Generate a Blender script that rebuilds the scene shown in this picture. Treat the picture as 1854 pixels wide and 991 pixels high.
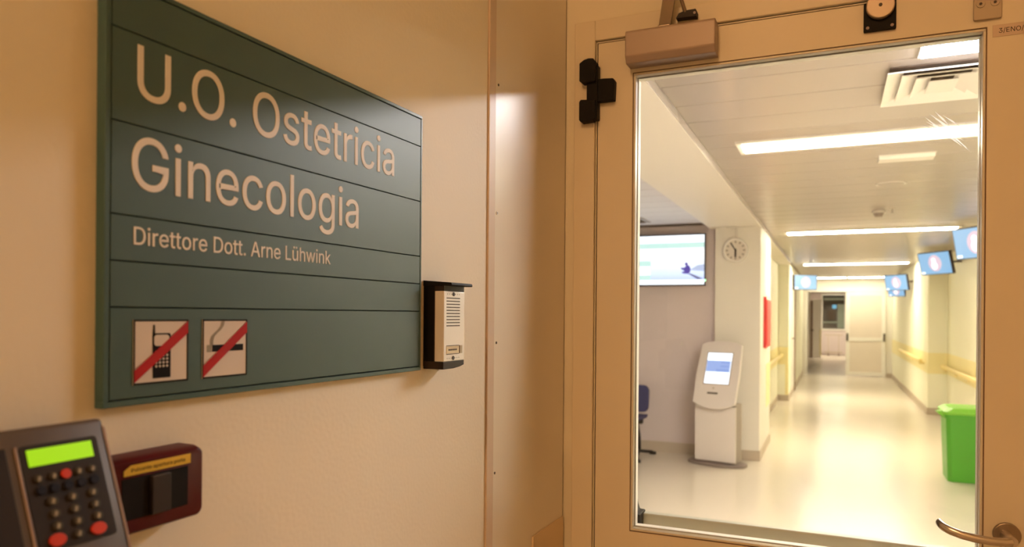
import bpy, bmesh, math
from mathutils import Vector, Matrix

for o in list(bpy.data.objects):
    bpy.data.objects.remove(o, do_unlink=True)
SC = bpy.context.scene
COL = SC.collection
PI = math.pi
R = math.radians

# ---------------------------------------------------------------- camera
cam_d = bpy.data.cameras.new('camera')
cam = bpy.data.objects.new('camera', cam_d)
COL.objects.link(cam)
cam_d.sensor_fit = 'HORIZONTAL'
cam_d.sensor_width = 36.0
cam_d.lens = 1317.0 / 1854.0 * 36.0
cam_d.shift_y = 74.5 / 1854.0
cam_d.clip_start = 0.02
cam_d.clip_end = 200
cam_d.dof.use_dof = True
cam_d.dof.focus_distance = 1.30
cam_d.dof.aperture_fstop = 5.0
YAW = math.atan2(581, 1317)
cam.matrix_world = (Matrix.Translation((0, 0, 1.45)) @ Matrix.Rotation(YAW, 4, 'Z')
                    @ Matrix.Rotation(PI / 2, 4, 'X') @ Matrix.Rotation(0.0078, 4, 'Z'))
SC.camera = cam

# ---------------------------------------------------------------- world, exposure, lamp levels
w = bpy.data.worlds.new('world')
SC.world = w
w.use_nodes = True
w.node_tree.nodes['Background'].inputs[0].default_value = (0.10, 0.08, 0.06, 1)
w.node_tree.nodes['Background'].inputs[1].default_value = 0.05
SC.view_settings.view_transform = 'Standard'
SC.view_settings.look = 'None'
SC.view_settings.gamma = 1.0
SC.view_settings.use_curve_mapping = False
SC.view_settings.exposure = 0.0
try:
    cy_ = SC.cycles
    cy_.max_bounces, cy_.diffuse_bounces, cy_.glossy_bounces = 6, 4, 2
    cy_.transmission_bounces, cy_.transparent_max_bounces = 2, 8
    cy_.caustics_reflective = False; cy_.caustics_refractive = False
except Exception:
    pass
TUBE = 68.0                       # corridor strip lights
TUBE_COL = (1.0, 0.87, 0.62)
FILL = 82.0                      # added unseen ceiling lamp that lights the lobby
FILL_COL = (1.0, 0.56, 0.25)
LED = 145.0                        # white panel light just inside the corridor
LED_COL = (1.0, 0.94, 0.94)

# ---------------------------------------------------------------- materials
def mat(name, col, rough=0.5, metal=0.0, spec=0.5, bump=0.0, bscale=300.0, var=0.03, vscale=6.0, coat=0.0):
    m = bpy.data.materials.new(name)
    m.use_nodes = True
    nt = m.node_tree
    b = nt.nodes['Principled BSDF']
    b.inputs['Roughness'].default_value = rough
    b.inputs['Metallic'].default_value = metal
    b.inputs['Specular IOR Level'].default_value = spec
    b.inputs['Coat Weight'].default_value = coat
    tc = nt.nodes.new('ShaderNodeTexCoord')
    n = nt.nodes.new('ShaderNodeTexNoise')
    n.inputs['Scale'].default_value = vscale
    n.inputs['Detail'].default_value = 1
    nt.links.new(tc.outputs['Object'], n.inputs['Vector'])
    mx = nt.nodes.new('ShaderNodeMix')
    mx.data_type = 'RGBA'
    mx.inputs['A'].default_value = (*[c * (1 - var) for c in col], 1)
    mx.inputs['B'].default_value = (*[min(1, c * (1 + var)) for c in col], 1)
    nt.links.new(n.outputs['Fac'], mx.inputs['Factor'])
    nt.links.new(mx.outputs['Result'], b.inputs['Base Color'])
    if bump > 0:
        n2 = nt.nodes.new('ShaderNodeTexNoise')
        n2.inputs['Scale'].default_value = bscale
        n2.inputs['Detail'].default_value = 0
        nt.links.new(tc.outputs['Object'], n2.inputs['Vector'])
        bp = nt.nodes.new('ShaderNodeBump')
        bp.inputs['Strength'].default_value = bump
        bp.inputs['Distance'].default_value = 0.002
        nt.links.new(n2.outputs['Fac'], bp.inputs['Height'])
        nt.links.new(bp.outputs['Normal'], b.inputs['Normal'])
    return m

def emat(name, col, strength):
    m = bpy.data.materials.new(name)
    m.use_nodes = True
    b = m.node_tree.nodes['Principled BSDF']
    b.inputs['Base Color'].default_value = (*[c * 0.08 for c in col], 1)
    b.inputs['Roughness'].default_value = 0.35
    b.inputs['Emission Color'].default_value = (*col, 1)
    b.inputs['Emission Strength'].default_value = strength
    return m

def glass_mat(name, tint=(1, 1, 1), rough=0.0, ior=1.5):
    m = bpy.data.materials.new(name)
    m.use_nodes = True
    nt = m.node_tree
    nt.nodes.remove(nt.nodes['Principled BSDF'])
    out = nt.nodes['Material Output']
    tr = nt.nodes.new('ShaderNodeBsdfTransparent')
    tr.inputs[0].default_value = (*tint, 1)
    gl = nt.nodes.new('ShaderNodeBsdfGlossy')
    gl.inputs['Roughness'].default_value = rough
    fr = nt.nodes.new('ShaderNodeFresnel')
    fr.inputs['IOR'].default_value = ior
    mx = nt.nodes.new('ShaderNodeMixShader')
    nt.links.new(fr.outputs[0], mx.inputs[0])
    nt.links.new(tr.outputs[0], mx.inputs[1])
    nt.links.new(gl.outputs[0], mx.inputs[2])
    nt.links.new(mx.outputs[0], out.inputs[0])
    return m

M = {}
M['lobby_wall'] = mat('lobby_wall_paint', (0.86, 0.80, 0.66), 0.58, bump=0.12, bscale=160, var=0.02)
M['lobby_panel'] = mat('lobby_panel_laminate', (0.84, 0.78, 0.68), 0.30, var=0.02)
M['strip'] = mat('cover_strip_plastic', (0.68, 0.55, 0.44), 0.4)
M['kick'] = mat('kick_panel', (0.74, 0.58, 0.38), 0.45, var=0.03)
M['door'] = mat('door_lacquer', (0.80, 0.72, 0.58), 0.42, var=0.015)
M['gap'] = mat('shadow_gap_seal', (0.10, 0.07, 0.05), 0.7)
M['bead'] = mat('glazing_bead', (0.80, 0.74, 0.63), 0.35)
M['black'] = mat('black_plastic', (0.006, 0.005, 0.005), 0.55, spec=0.15)
M['dark'] = mat('dark_brown_plastic', (0.022, 0.015, 0.013), 0.5, spec=0.25)
M['sign'] = mat('sign_teal_lacquer', (0.042, 0.096, 0.097), 0.42, var=0.04, vscale=12)
M['sign_edge'] = mat('sign_teal_edge', (0.045, 0.105, 0.108), 0.38, var=0.04)
M['groove'] = mat('sign_groove', (0.010, 0.020, 0.020), 0.8)
M['letter'] = mat('letter_white', (0.80, 0.76, 0.72), 0.5)
M['white_print'] = mat('pictogram_white', (0.68, 0.61, 0.55), 0.5)
M['black_print'] = mat('pictogram_black', (0.008, 0.006, 0.006), 0.6, spec=0.1)
M['red_print'] = mat('pictogram_red', (0.42, 0.010, 0.014), 0.5, spec=0.2)
M['grey_print'] = mat('pictogram_grey', (0.25, 0.24, 0.20), 0.5)
M['alu'] = mat('aluminium_cover', (0.80, 0.77, 0.74), 0.45, metal=0.25)
M['alu_edge'] = mat('aluminium_side', (0.74, 0.70, 0.65), 0.5, metal=0.2)
M['slot'] = mat('slot_dark', (0.06, 0.045, 0.035), 0.6)
M['plate'] = mat('name_plate', (0.72, 0.62, 0.42), 0.4)
M['closer'] = mat('closer_grey', (0.40, 0.31, 0.26), 0.38, metal=0.1)
M['steel'] = mat('satin_steel', (0.62, 0.57, 0.53), 0.25, metal=0.9)
M['steel_dark'] = mat('dull_steel', (0.30, 0.24, 0.19), 0.35, metal=0.8)
M['magdisc'] = mat('magnet_disc', (0.45, 0.36, 0.28), 0.4, metal=0.5)
M['plategrey'] = mat('latch_plate', (0.42, 0.35, 0.27), 0.4, metal=0.3)
M['paperlabel'] = mat('door_label', (0.66, 0.52, 0.42), 0.5)
M['red_plastic'] = mat('red_plastic', (0.070, 0.003, 0.005), 0.42, spec=0.2)
M['yellow'] = mat('yellow_label', (0.70, 0.47, 0.04), 0.5)
M['rocker'] = mat('rocker_grey', (0.028, 0.022, 0.022), 0.5, spec=0.3)
M['term'] = mat('terminal_grey', (0.085, 0.066, 0.060), 0.42)
M['term_face'] = mat('terminal_keypad', (0.020, 0.014, 0.012), 0.55, spec=0.25)
M['ridge'] = mat('terminal_ridge', (0.30, 0.22, 0.20), 0.35)
M['keyblack'] = mat('key_blue_black', (0.006, 0.006, 0.016), 0.5, spec=0.2)
M['keygrey'] = mat('key_grey', (0.045, 0.036, 0.024), 0.5, spec=0.3)
M['keymark'] = mat('key_marking', (0.30, 0.26, 0.18), 0.5)
M['keyred'] = mat('key_red', (0.55, 0.030, 0.008), 0.4)
M['lcd'] = emat('lcd_green', (0.42, 0.80, 0.008), 0.85)
M['cwall'] = mat('corridor_wall_paint', (0.80, 0.76, 0.70), 0.5, var=0.015)
M['cwall2'] = mat('waiting_wall_paint', (0.66, 0.57, 0.58), 0.55, var=0.015)
M['rwall'] = mat('corridor_cream_paint', (0.90, 0.89, 0.74), 0.5, var=0.015)
M['band'] = mat('wall_band_yellow', (0.88, 0.79, 0.44), 0.45)
M['skirt'] = mat('skirting_beige', (0.50, 0.42, 0.34), 0.5)
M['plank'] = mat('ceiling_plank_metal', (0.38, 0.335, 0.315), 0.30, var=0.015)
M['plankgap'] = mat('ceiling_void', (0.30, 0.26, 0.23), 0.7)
M['bayplank_lit'] = mat('bay_plank_screen_lit', (0.66, 0.62, 0.66), 0.35, var=0.015)  # planks lightened and tinted lilac: the screen's glow put into their colour
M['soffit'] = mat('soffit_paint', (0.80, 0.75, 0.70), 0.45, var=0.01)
M['alu_trim'] = mat('ceiling_edge_trim', (0.78, 0.74, 0.78), 0.22, metal=0.6)
M['white'] = mat('white_enamel', (0.82, 0.79, 0.75), 0.4)
M['offwhite'] = mat('offwhite_plastic', (0.72, 0.68, 0.63), 0.45)
M['ventdark'] = mat('vent_throat', (0.10, 0.07, 0.05), 0.7)
M['tube'] = emat('lit_diffuser', TUBE_COL, TUBE)
M['ledpanel'] = emat('lit_led_panel', LED_COL, LED)
M['kiosk'] = mat('kiosk_white', (0.72, 0.66, 0.64), 0.4, var=0.01)
M['kioskside'] = mat('kiosk_grey', (0.30, 0.25, 0.22), 0.45)
M['kioskbase'] = mat('kiosk_base', (0.20, 0.16, 0.15), 0.4)
M['bezel'] = mat('tv_bezel', (0.012, 0.010, 0.02), 0.3)
M['blue'] = mat('chair_blue_fabric', (0.025, 0.028, 0.13), 0.7)
M['binbody'] = mat('bin_green', (0.07, 0.36, 0.02), 0.38, var=0.03)
M['binlid'] = mat('bin_lid_green', (0.20, 0.55, 0.04), 0.35, var=0.03)
M['hydrant'] = mat('cabinet_red', (0.75, 0.03, 0.04), 0.35)
M['rail'] = mat('handrail_yellow', (0.84, 0.68, 0.28), 0.35)
M['brown'] = mat('brown_door_edge', (0.16, 0.08, 0.04), 0.5)
M['panel_grey'] = mat('far_door_panel', (0.72, 0.64, 0.57), 0.3)
M['clockface'] = mat('clock_face', (0.70, 0.64, 0.58), 0.4)
M['clockmark'] = mat('clock_mark', (0.22, 0.18, 0.15), 0.5)
M['nightglass'] = mat('night_window_glass', (0.016, 0.02, 0.02), 0.06, spec=0.8)
M['curtain'] = mat('far_curtain', (0.16, 0.20, 0.17), 0.6)
M['floor'] = mat('vinyl_floor', (0.74, 0.67, 0.58), 0.20, var=0.03, vscale=1.5)
M['lobbyfloor'] = mat('lobby_floor', (0.60, 0.52, 0.42), 0.35, var=0.03)
M['pane'] = glass_mat('door_glass', (0.985, 0.99, 0.985), 0.0, 1.35)
def smear_mat():
    m = glass_mat('wipe_smear', (1, 1, 1), 0.3, 1.2)
    nt = m.node_tree
    mx = [n for n in nt.nodes if n.type == 'MIX_SHADER'][0]
    tl = nt.nodes.new('ShaderNodeBsdfTranslucent')
    tl.inputs[0].default_value = (0.95, 0.92, 0.88, 1)
    m2 = nt.nodes.new('ShaderNodeMixShader')
    m2.inputs[0].default_value = 0.30
    nt.links.new(mx.outputs[0], m2.inputs[1]); nt.links.new(tl.outputs[0], m2.inputs[2])
    nt.links.new(m2.outputs[0], nt.nodes['Material Output'].inputs[0])
    return m
M['smear'] = smear_mat()
M['bar'] = mat('push_bar_alu', (0.40, 0.39, 0.31), 0.4, metal=0.2)
M['fill_lamp'] = emat('added_lamp_glow', FILL_COL, FILL)
# pictures shown on the screens (small emitters: found by bounce rays, not sampled as lamps)
SCR = 0.85
M['s_white'] = emat('screen_white', (0.90, 0.94, 1.0), SCR * 1.9)
M['s_mint'] = emat('screen_mint', (0.62, 0.90, 0.84), SCR * 1.25)
M['s_haze'] = emat('screen_haze_blue', (0.62, 0.72, 1.0), SCR)
M['s_violet'] = emat('screen_violet', (0.14, 0.10, 0.58), SCR * 0.8)
M['s_dim'] = emat('screen_shadow', (0.24, 0.27, 0.52), SCR * 0.8)
M['s_blue'] = emat('screen_blue', (0.33, 0.64, 1.0), SCR)
M['s_pink'] = emat('screen_pink', (1.0, 0.76, 0.92), SCR)
M['s_band'] = emat('screen_band', (0.40, 0.55, 1.0), SCR)
M['s_bandd'] = emat('screen_band_dark', (0.30, 0.44, 0.92), SCR)
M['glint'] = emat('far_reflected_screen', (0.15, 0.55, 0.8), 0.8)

for k_ in ('lcd', 's_mint', 's_haze', 's_violet', 's_dim', 's_pink', 's_band', 's_bandd', 'glint'):
    M[k_].cycles.emission_sampling = 'NONE'

def sky_screen():
    m = emat('screen_sky', (1, 1, 1), SCR * 1.5)
    nt = m.node_tree
    tc = nt.nodes.new('ShaderNodeTexCoord')
    sp = nt.nodes.new('ShaderNodeSeparateXYZ')
    rp = nt.nodes.new('ShaderNodeValToRGB')
    nt.links.new(tc.outputs['Generated'], sp.inputs[0])
    nt.links.new(sp.outputs['Z'], rp.inputs[0])
    e = rp.color_ramp.elements
    e[0].position, e[0].color = 0.0, (0.42, 0.52, 0.98, 1)
    e[1].position, e[1].color = 0.55, (1, 1, 1, 1)
    x = rp.color_ramp.elements.new(0.22)
    x.color = (0.66, 0.78, 1.0, 1)
    nt.links.new(rp.outputs[0], nt.nodes['Principled BSDF'].inputs['Emission Color'])
    return m
M['s_sky'] = sky_screen()

# ---------------------------------------------------------------- mesh helpers (front faces -y, x right, z up)
class MB:
    def __init__(self):
        self.bm = bmesh.new()
    def box(self, x0, x1, y0, y1, z0, z1, mx=None):
        vs = [self.bm.verts.new(p) for p in ((x0, y0, z0), (x1, y0, z0), (x1, y1, z0), (x0, y1, z0),
                                             (x0, y0, z1), (x1, y0, z1), (x1, y1, z1), (x0, y1, z1))]
        if mx is not None:
            for v in vs: v.co = mx @ v.co
        for f in ((0, 3, 2, 1), (4, 5, 6, 7), (0, 1, 5, 4), (1, 2, 6, 5), (2, 3, 7, 6), (3, 0, 4, 7)):
            self.bm.faces.new([vs[i] for i in f])
        return self
    def prism(self, pts, a, b, axis='y', mx=None):
        """polygon extruded along an axis; pts are (x,z) for y, (y,z) for x, (x,y) for z"""
        def P(p, t):
            q = {'y': (p[0], t, p[1]), 'x': (t, p[0], p[1]), 'z': (p[0], p[1], t)}[axis]
            return mx @ Vector(q) if mx is not None else q
        lo = [self.bm.verts.new(P(p, a)) for p in pts]
        hi = [self.bm.verts.new(P(p, b)) for p in pts]
        n = len(pts)
        fs = [self.bm.faces.new(lo), self.bm.faces.new(hi[::-1])]
        for i in range(n):
            fs.append(self.bm.faces.new([lo[i], hi[i], hi[(i + 1) % n], lo[(i + 1) % n]]))
        bmesh.ops.recalc_face_normals(self.bm, faces=fs)
        return self
    def loft(self, rings, closed=True, cap=True):
        rv = [[self.bm.verts.new(p) for p in r] for r in rings]
        n = len(rings[0]); fs = []
        for a, b in zip(rv, rv[1:]):
            for i in range(n if closed else n - 1):
                fs.append(self.bm.faces.new([a[i], a[(i + 1) % n], b[(i + 1) % n], b[i]]))
        if cap:
            fs.append(self.bm.faces.new(rv[0][::-1])); fs.append(self.bm.faces.new(rv[-1]))
        bmesh.ops.recalc_face_normals(self.bm, faces=fs)
        return self
    def cyl(self, c, r, a, b, axis='y', n=24, r2=None):
        r2 = r if r2 is None else r2
        def ring(rad, t):
            o = []
            for i in range(n):
                u, v = rad * math.cos(2 * PI * i / n), rad * math.sin(2 * PI * i / n)
                o.append({'y': (c[0] + u, t, c[1] + v), 'x': (t, c[0] + u, c[1] + v), 'z': (c[0] + u, c[1] + v, t)}[axis])
            return o
        return self.loft([ring(r, a), ring(r2, b)])
    def tube(self, pts, rx, rz=None, n=10):
        """tube with elliptical section (rx sideways, rz along the up-ish normal) through pts"""
        rz = rx if rz is None else rz
        pts = [Vector(p) for p in pts]
        rings = []
        for i, p in enumerate(pts):
            t = (pts[min(i + 1, len(pts) - 1)] - pts[max(i - 1, 0)]).normalized()
            up = Vector((0, 0, 1)) if abs(t.z) < 0.9 else Vector((0, 1, 0))
            s = t.cross(up).normalized(); q = s.cross(t).normalized()
            rings.append([p + s * rx * math.cos(2 * PI * k / n) + q * rz * math.sin(2 * PI * k / n) for k in range(n)])
        return self.loft(rings)
    def build(self, name, m, parent=None, bevel=0.0, seg=2, smooth=False, loc=None):
        if bevel > 0:
            bmesh.ops.recalc_face_normals(self.bm, faces=self.bm.faces[:])
            ed = [e for e in self.bm.edges if len(e.link_faces) == 2 and e.calc_face_angle(0) > 0.5]
            bmesh.ops.bevel(self.bm, geom=ed, offset=bevel, segments=seg, profile=0.5, affect='EDGES')
        me = bpy.data.meshes.new(name)
        self.bm.to_mesh(me); self.bm.free()
        me.materials.append(M[m] if isinstance(m, str) else m)
        if smooth:
            for p in me.polygons: p.use_smooth = True
            try: me.set_sharp_from_angle(angle=R(40))
            except Exception: pass
        o = bpy.data.objects.new(name, me)
        COL.objects.link(o)
        o.parent = parent
        if loc is not None: o.location = loc
        return o

def B(name, m, parent, x0, x1, y0, y1, z0, z1, bevel=0.0, seg=2):
    return MB().box(x0, x1, y0, y1, z0, z1).build(name, m, parent, bevel, seg)

def rr(x0, x1, z0, z1, r, n=5):
    """rounded rectangle outline"""
    o = []
    for cx, cz, a0 in ((x1 - r, z0 + r, -90), (x1 - r, z1 - r, 0), (x0 + r, z1 - r, 90), (x0 + r, z0 + r, 180)):
        for k in range(n + 1):
            a = R(a0 + 90 * k / n)
            o.append((cx + r * math.cos(a), cz + r * math.sin(a)))
    return o

def tag(o, label=None, cat=None, group=None, kind=None):
    if label: o['label'] = label
    if cat: o['category'] = cat
    if group: o['group'] = group
    if kind: o['kind'] = kind
    return o

def thing(name, loc, rz, label, cat, group=None, rx=0.0):
    o = bpy.data.objects.new(name, None)
    o.empty_display_size = 0.05
    COL.objects.link(o)
    o.location = loc
    o.rotation_euler = (rx, 0, rz)
    return tag(o, label, cat, group)

def struct(o, label=None):
    o['kind'] = 'structure'
    if label: o['label'] = label
    return o

def copy_tree(o, parent=None):
    c = o.copy()
    COL.objects.link(c)
    if parent is not None: c.parent = parent
    for ch in [k for k in bpy.data.objects if k.parent == o]:
        copy_tree(ch, c)
    return c

def circle(cx, cz, r, n=28, sx=1.0):
    return [(cx + sx * r * math.cos(2 * PI * i / n), cz + r * math.sin(2 * PI * i / n)) for i in range(n)]

# glyph outlines of a plain grotesque face: advance, contours (x,y pairs, 1/1000)
GLYPHS = {
 ' ': (188,[]),
 '.': (188,[[95,-4,86,-4,78,-1,70,3,63,9,57,16,53,24,50,32,50,41,50,50,53,59,57,66,63,73,70,79,78,83,86,86,95,87,104,86,113,83,121,79,128,73,134,66,138,59,140,50,141,41,140,32,138,24,134,16,128,9,121,3,113,-1,104,-4]]),
 '/': (249,[[235,533,71,-76,14,-76,178,533]]),
 '0': (453,[[227,-7,199,-5,174,1,151,11,130,24,111,41,95,62,80,86,69,113,60,144,53,178,49,214,48,254,49,294,53,330,60,364,69,395,81,422,95,447,112,467,130,484,151,498,174,508,200,514,227,516,254,514,279,508,302,498,323,484,342,467,358,447,372,422,384,395,393,364,400,330,404,294,405,254,404,214,400,178,393,144,384,113,373,86,359,62,342,41,323,24,302,11,279,1,254,-5],[227,50,245,51,261,56,276,63,290,74,303,87,313,103,323,122,330,144,336,168,340,194,343,223,344,254,343,285,340,314,336,341,330,365,323,387,313,405,303,422,290,435,276,446,261,453,245,458,227,460,209,458,192,453,177,446,163,435,151,422,140,405,131,387,123,365,117,341,113,314,110,285,109,254,110,223,113,194,117,168,123,144,131,122,140,103,151,87,163,74,177,63,192,56,209,51]]),
 '3': (453,[[218,-7,195,-6,173,-3,152,2,133,10,114,19,98,30,83,43,70,57,60,74,52,91,46,111,44,132,109,132,111,119,115,107,120,97,126,87,134,78,144,71,154,64,165,59,178,55,191,52,204,50,219,50,234,51,248,53,262,56,275,61,287,67,297,74,307,83,315,93,321,104,325,116,328,130,329,145,328,158,326,172,322,184,316,196,308,207,299,217,288,226,275,234,260,240,242,244,223,247,201,248,157,248,157,299,288,448,288,452,70,452,70,509,372,509,372,461,211,278,211,289,239,290,264,288,287,284,308,276,327,265,344,253,359,239,371,222,381,205,387,186,392,166,393,145,392,123,387,103,380,84,370,66,358,50,344,36,327,23,309,12,288,4,266,-2,243,-6]]),
 'A': (480,[[16,0,201,509,276,509,463,0,395,0,287,302,282,317,276,334,270,352,264,372,257,394,250,420,241,447,232,478,245,478,236,447,228,419,220,393,213,371,206,351,201,333,195,317,191,302,85,0],[110,142,110,199,370,199,370,142]]),
 'D': (502,[[219,0,96,0,96,57,215,57,244,58,272,63,296,70,318,81,337,94,354,110,368,128,379,149,388,172,394,198,398,226,399,255,398,285,394,312,388,337,379,361,368,381,354,399,338,415,320,428,299,438,275,446,249,450,221,452,93,452,93,509,225,509,261,507,294,501,325,492,353,478,377,461,399,441,418,418,433,391,446,361,455,329,460,293,462,255,460,217,455,181,446,149,433,119,417,92,398,68,376,48,351,31,322,17,291,8,256,2],[125,509,125,0,60,0,60,509]]),
 'E': (419,[[60,0,60,509,372,509,372,452,125,452,125,286,355,286,355,229,125,229,125,57,375,57,375,0]]),
 'G': (520,[[269,-7,236,-5,205,1,176,11,149,25,125,43,104,64,85,88,69,116,57,146,47,179,42,215,40,254,42,293,47,329,57,362,69,393,85,421,103,445,125,466,149,484,175,498,203,508,233,514,265,516,285,515,304,513,322,509,340,504,358,497,374,489,389,480,403,469,416,458,429,445,439,431,449,416,458,401,465,384,470,367,474,349,408,349,404,361,399,372,393,383,387,393,380,403,373,411,365,420,356,427,347,434,337,439,326,444,315,448,304,452,291,454,279,455,265,456,243,454,222,450,202,443,183,432,166,419,150,404,137,385,125,364,116,340,109,314,105,285,103,254,105,223,109,194,116,168,125,145,137,124,151,105,166,90,184,76,203,66,224,59,246,54,269,53,290,54,309,57,328,63,345,71,360,81,374,93,386,107,396,123,404,141,410,160,414,180,415,202,434,199,283,199,283,256,478,256,478,200,476,170,471,141,463,115,451,91,436,69,419,50,399,33,377,19,352,8,326,0,298,-5]]),
 'L': (393,[[60,0,60,509,125,509,125,57,361,57,361,0]]),
 'N': (523,[[60,0,60,509,136,509,343,183,347,176,352,169,357,160,363,151,369,141,375,130,381,119,388,107,394,94,401,82,407,68,414,55,405,54,403,68,402,81,401,95,401,108,400,121,400,134,399,146,399,157,399,195,399,509,463,509,463,0,387,0,202,290,177,331,171,342,164,354,156,367,148,381,108,452,119,454,122,384,124,328,125,291,125,0]]),
 'O': (533,[[267,-7,235,-5,205,1,177,11,150,25,126,42,105,63,86,88,70,115,57,146,48,179,42,215,40,254,42,293,48,329,57,362,70,393,86,421,105,445,126,466,150,484,177,498,205,508,235,514,267,516,299,514,329,508,357,498,384,484,408,466,429,445,448,421,464,393,477,362,486,329,491,293,493,254,491,215,486,179,477,146,464,115,448,88,429,63,408,42,384,25,357,11,329,1,299,-5],[267,53,289,54,310,59,330,66,349,76,367,89,383,105,396,123,408,144,418,168,425,194,429,223,430,254,429,286,425,314,418,341,408,365,396,386,383,404,367,420,349,433,330,443,310,450,289,454,267,456,245,454,223,450,203,443,184,433,167,420,151,404,137,385,125,364,116,340,109,314,105,285,103,254,105,223,109,194,116,168,125,144,137,123,151,105,167,89,184,76,203,66,223,59,245,54]]),
 'P': (445,[[60,0,60,509,235,509,263,507,289,503,312,497,332,487,350,476,366,462,379,447,390,430,398,411,404,391,407,370,409,348,407,325,404,304,398,284,390,265,379,248,366,233,350,219,332,207,312,198,289,191,263,187,235,186,109,186,109,242,233,242,252,243,269,246,284,250,297,256,308,264,318,272,327,282,333,294,338,306,342,319,344,333,344,348,344,362,342,376,338,389,333,402,326,413,318,423,308,431,297,439,284,444,268,449,251,451,232,452,125,452,125,0]]),
 'U': (517,[[259,-8,230,-7,203,-2,177,5,154,15,133,28,114,43,98,60,85,80,74,101,66,124,62,148,60,173,60,509,124,509,124,178,125,160,128,144,133,128,141,113,150,99,160,87,173,77,187,68,203,61,220,56,239,53,259,52,279,53,298,56,315,61,331,68,345,77,357,87,368,99,377,113,384,128,389,144,392,160,393,178,393,509,457,509,457,173,456,148,451,124,443,101,433,80,419,60,403,43,384,28,363,15,340,5,315,-2,288,-7]]),
 'a': (389,[[160,-9,142,-8,126,-5,110,-1,94,5,80,12,68,22,57,32,48,45,40,58,35,73,31,90,30,108,31,123,34,138,38,150,43,161,50,171,58,179,67,187,78,193,89,199,100,203,112,207,125,211,138,213,152,216,165,218,178,220,234,227,244,228,252,230,259,232,265,235,270,238,273,243,275,248,276,255,276,257,275,268,273,279,271,288,267,297,262,304,256,311,248,317,240,322,230,326,220,329,208,330,196,331,183,330,171,329,159,326,149,322,140,318,132,313,124,307,118,301,112,294,107,288,103,281,100,274,41,291,48,308,57,322,67,335,79,346,91,355,104,364,118,370,133,375,148,379,163,382,179,384,194,384,204,384,215,383,227,382,239,379,251,376,263,372,275,367,286,360,296,353,306,343,315,333,322,320,329,306,333,290,336,272,337,251,337,0,277,0,277,52,272,52,269,45,264,38,258,32,252,25,244,18,236,12,226,6,215,1,203,-3,190,-6,176,-8],[170,45,187,46,202,49,216,53,228,59,239,66,248,74,257,83,263,93,269,104,272,115,275,126,276,138,276,190,273,188,270,186,265,184,259,182,253,180,246,179,239,177,231,176,200,171,175,168,165,166,154,164,144,162,134,159,125,155,117,150,110,145,103,139,98,132,95,124,93,115,92,105,92,95,94,87,98,79,102,72,107,66,114,61,121,56,130,52,139,49,149,47,159,46]]),
 'c': (396,[[207,-8,182,-7,159,-2,137,6,117,16,98,30,82,46,68,64,56,85,46,108,40,133,36,159,34,187,36,216,40,243,46,268,56,291,68,312,82,330,98,346,117,360,137,371,159,378,182,383,207,384,221,384,234,383,247,380,260,377,272,373,284,368,295,362,305,356,315,349,324,341,332,332,340,322,347,312,353,301,358,289,362,277,303,262,301,269,298,276,294,283,290,289,286,295,281,301,276,306,270,311,264,315,257,319,250,322,242,325,234,327,226,329,217,329,207,330,189,329,173,325,158,319,145,310,134,300,124,287,115,274,108,258,103,242,99,224,97,206,96,187,97,169,99,151,103,134,108,117,115,102,124,89,134,76,145,66,158,57,173,51,189,48,207,46,217,47,226,48,234,49,243,52,250,54,258,58,264,62,271,66,277,71,282,76,287,82,292,89,296,95,299,102,302,110,304,117,363,102,359,90,354,78,348,67,341,56,334,46,325,37,316,29,306,21,296,15,285,9,273,4,261,-1,248,-4,235,-6,221,-8]]),
 'e': (404,[[212,-8,185,-7,161,-2,138,6,117,16,98,30,82,46,68,64,56,85,46,108,40,132,35,159,34,187,35,215,39,242,46,267,55,290,67,311,81,329,97,346,115,359,135,370,157,378,180,383,205,384,221,384,236,382,251,379,266,374,280,368,294,361,307,351,319,341,331,329,341,315,350,299,357,282,363,263,368,242,370,219,371,194,371,169,75,169,75,221,338,221,310,202,309,220,307,237,303,254,298,269,291,282,283,294,273,305,263,314,250,321,237,326,222,329,205,330,189,329,173,326,159,321,146,313,135,304,125,294,116,282,109,270,103,256,99,241,97,226,96,211,96,178,97,157,100,139,104,122,110,106,118,92,128,80,139,70,151,61,165,55,179,50,195,47,212,46,224,47,234,48,244,50,254,53,263,56,271,61,278,66,285,73,292,80,297,88,302,96,306,105,365,91,360,77,353,63,345,51,335,39,324,29,311,19,298,11,283,4,266,-1,249,-5,231,-7]]),
 'g': (425,[[207,-151,187,-150,168,-148,150,-144,134,-140,119,-134,105,-127,93,-119,82,-110,73,-101,64,-91,57,-80,51,-69,101,-41,106,-47,110,-53,116,-59,122,-66,128,-72,136,-78,145,-83,154,-88,165,-92,178,-95,192,-97,207,-97,229,-96,249,-92,267,-85,282,-75,295,-62,304,-47,310,-28,311,-6,311,68,306,68,302,62,298,56,293,49,287,41,280,34,272,28,263,21,252,16,241,11,227,8,212,5,195,5,173,6,152,10,132,17,113,27,95,39,80,53,67,71,55,90,46,112,39,136,35,163,34,191,35,220,39,246,46,271,55,293,66,314,80,332,95,347,112,361,131,371,152,378,173,383,196,384,213,384,228,382,242,378,253,373,264,367,273,360,281,353,288,346,294,338,299,331,304,325,308,319,313,319,313,379,372,379,372,-9,371,-32,367,-54,360,-73,350,-90,338,-104,324,-117,308,-127,291,-136,271,-142,251,-147,229,-150],[205,59,222,60,237,63,251,68,264,75,275,84,285,95,293,107,300,121,305,137,309,154,312,172,312,193,312,212,309,231,305,248,300,264,293,278,285,291,275,303,264,312,251,320,237,325,222,329,205,330,188,329,172,325,158,320,145,312,134,302,124,290,115,277,109,262,103,246,99,229,97,212,96,193,97,173,99,155,103,138,109,123,116,108,124,96,134,85,145,76,158,68,172,63,188,60]]),
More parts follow.
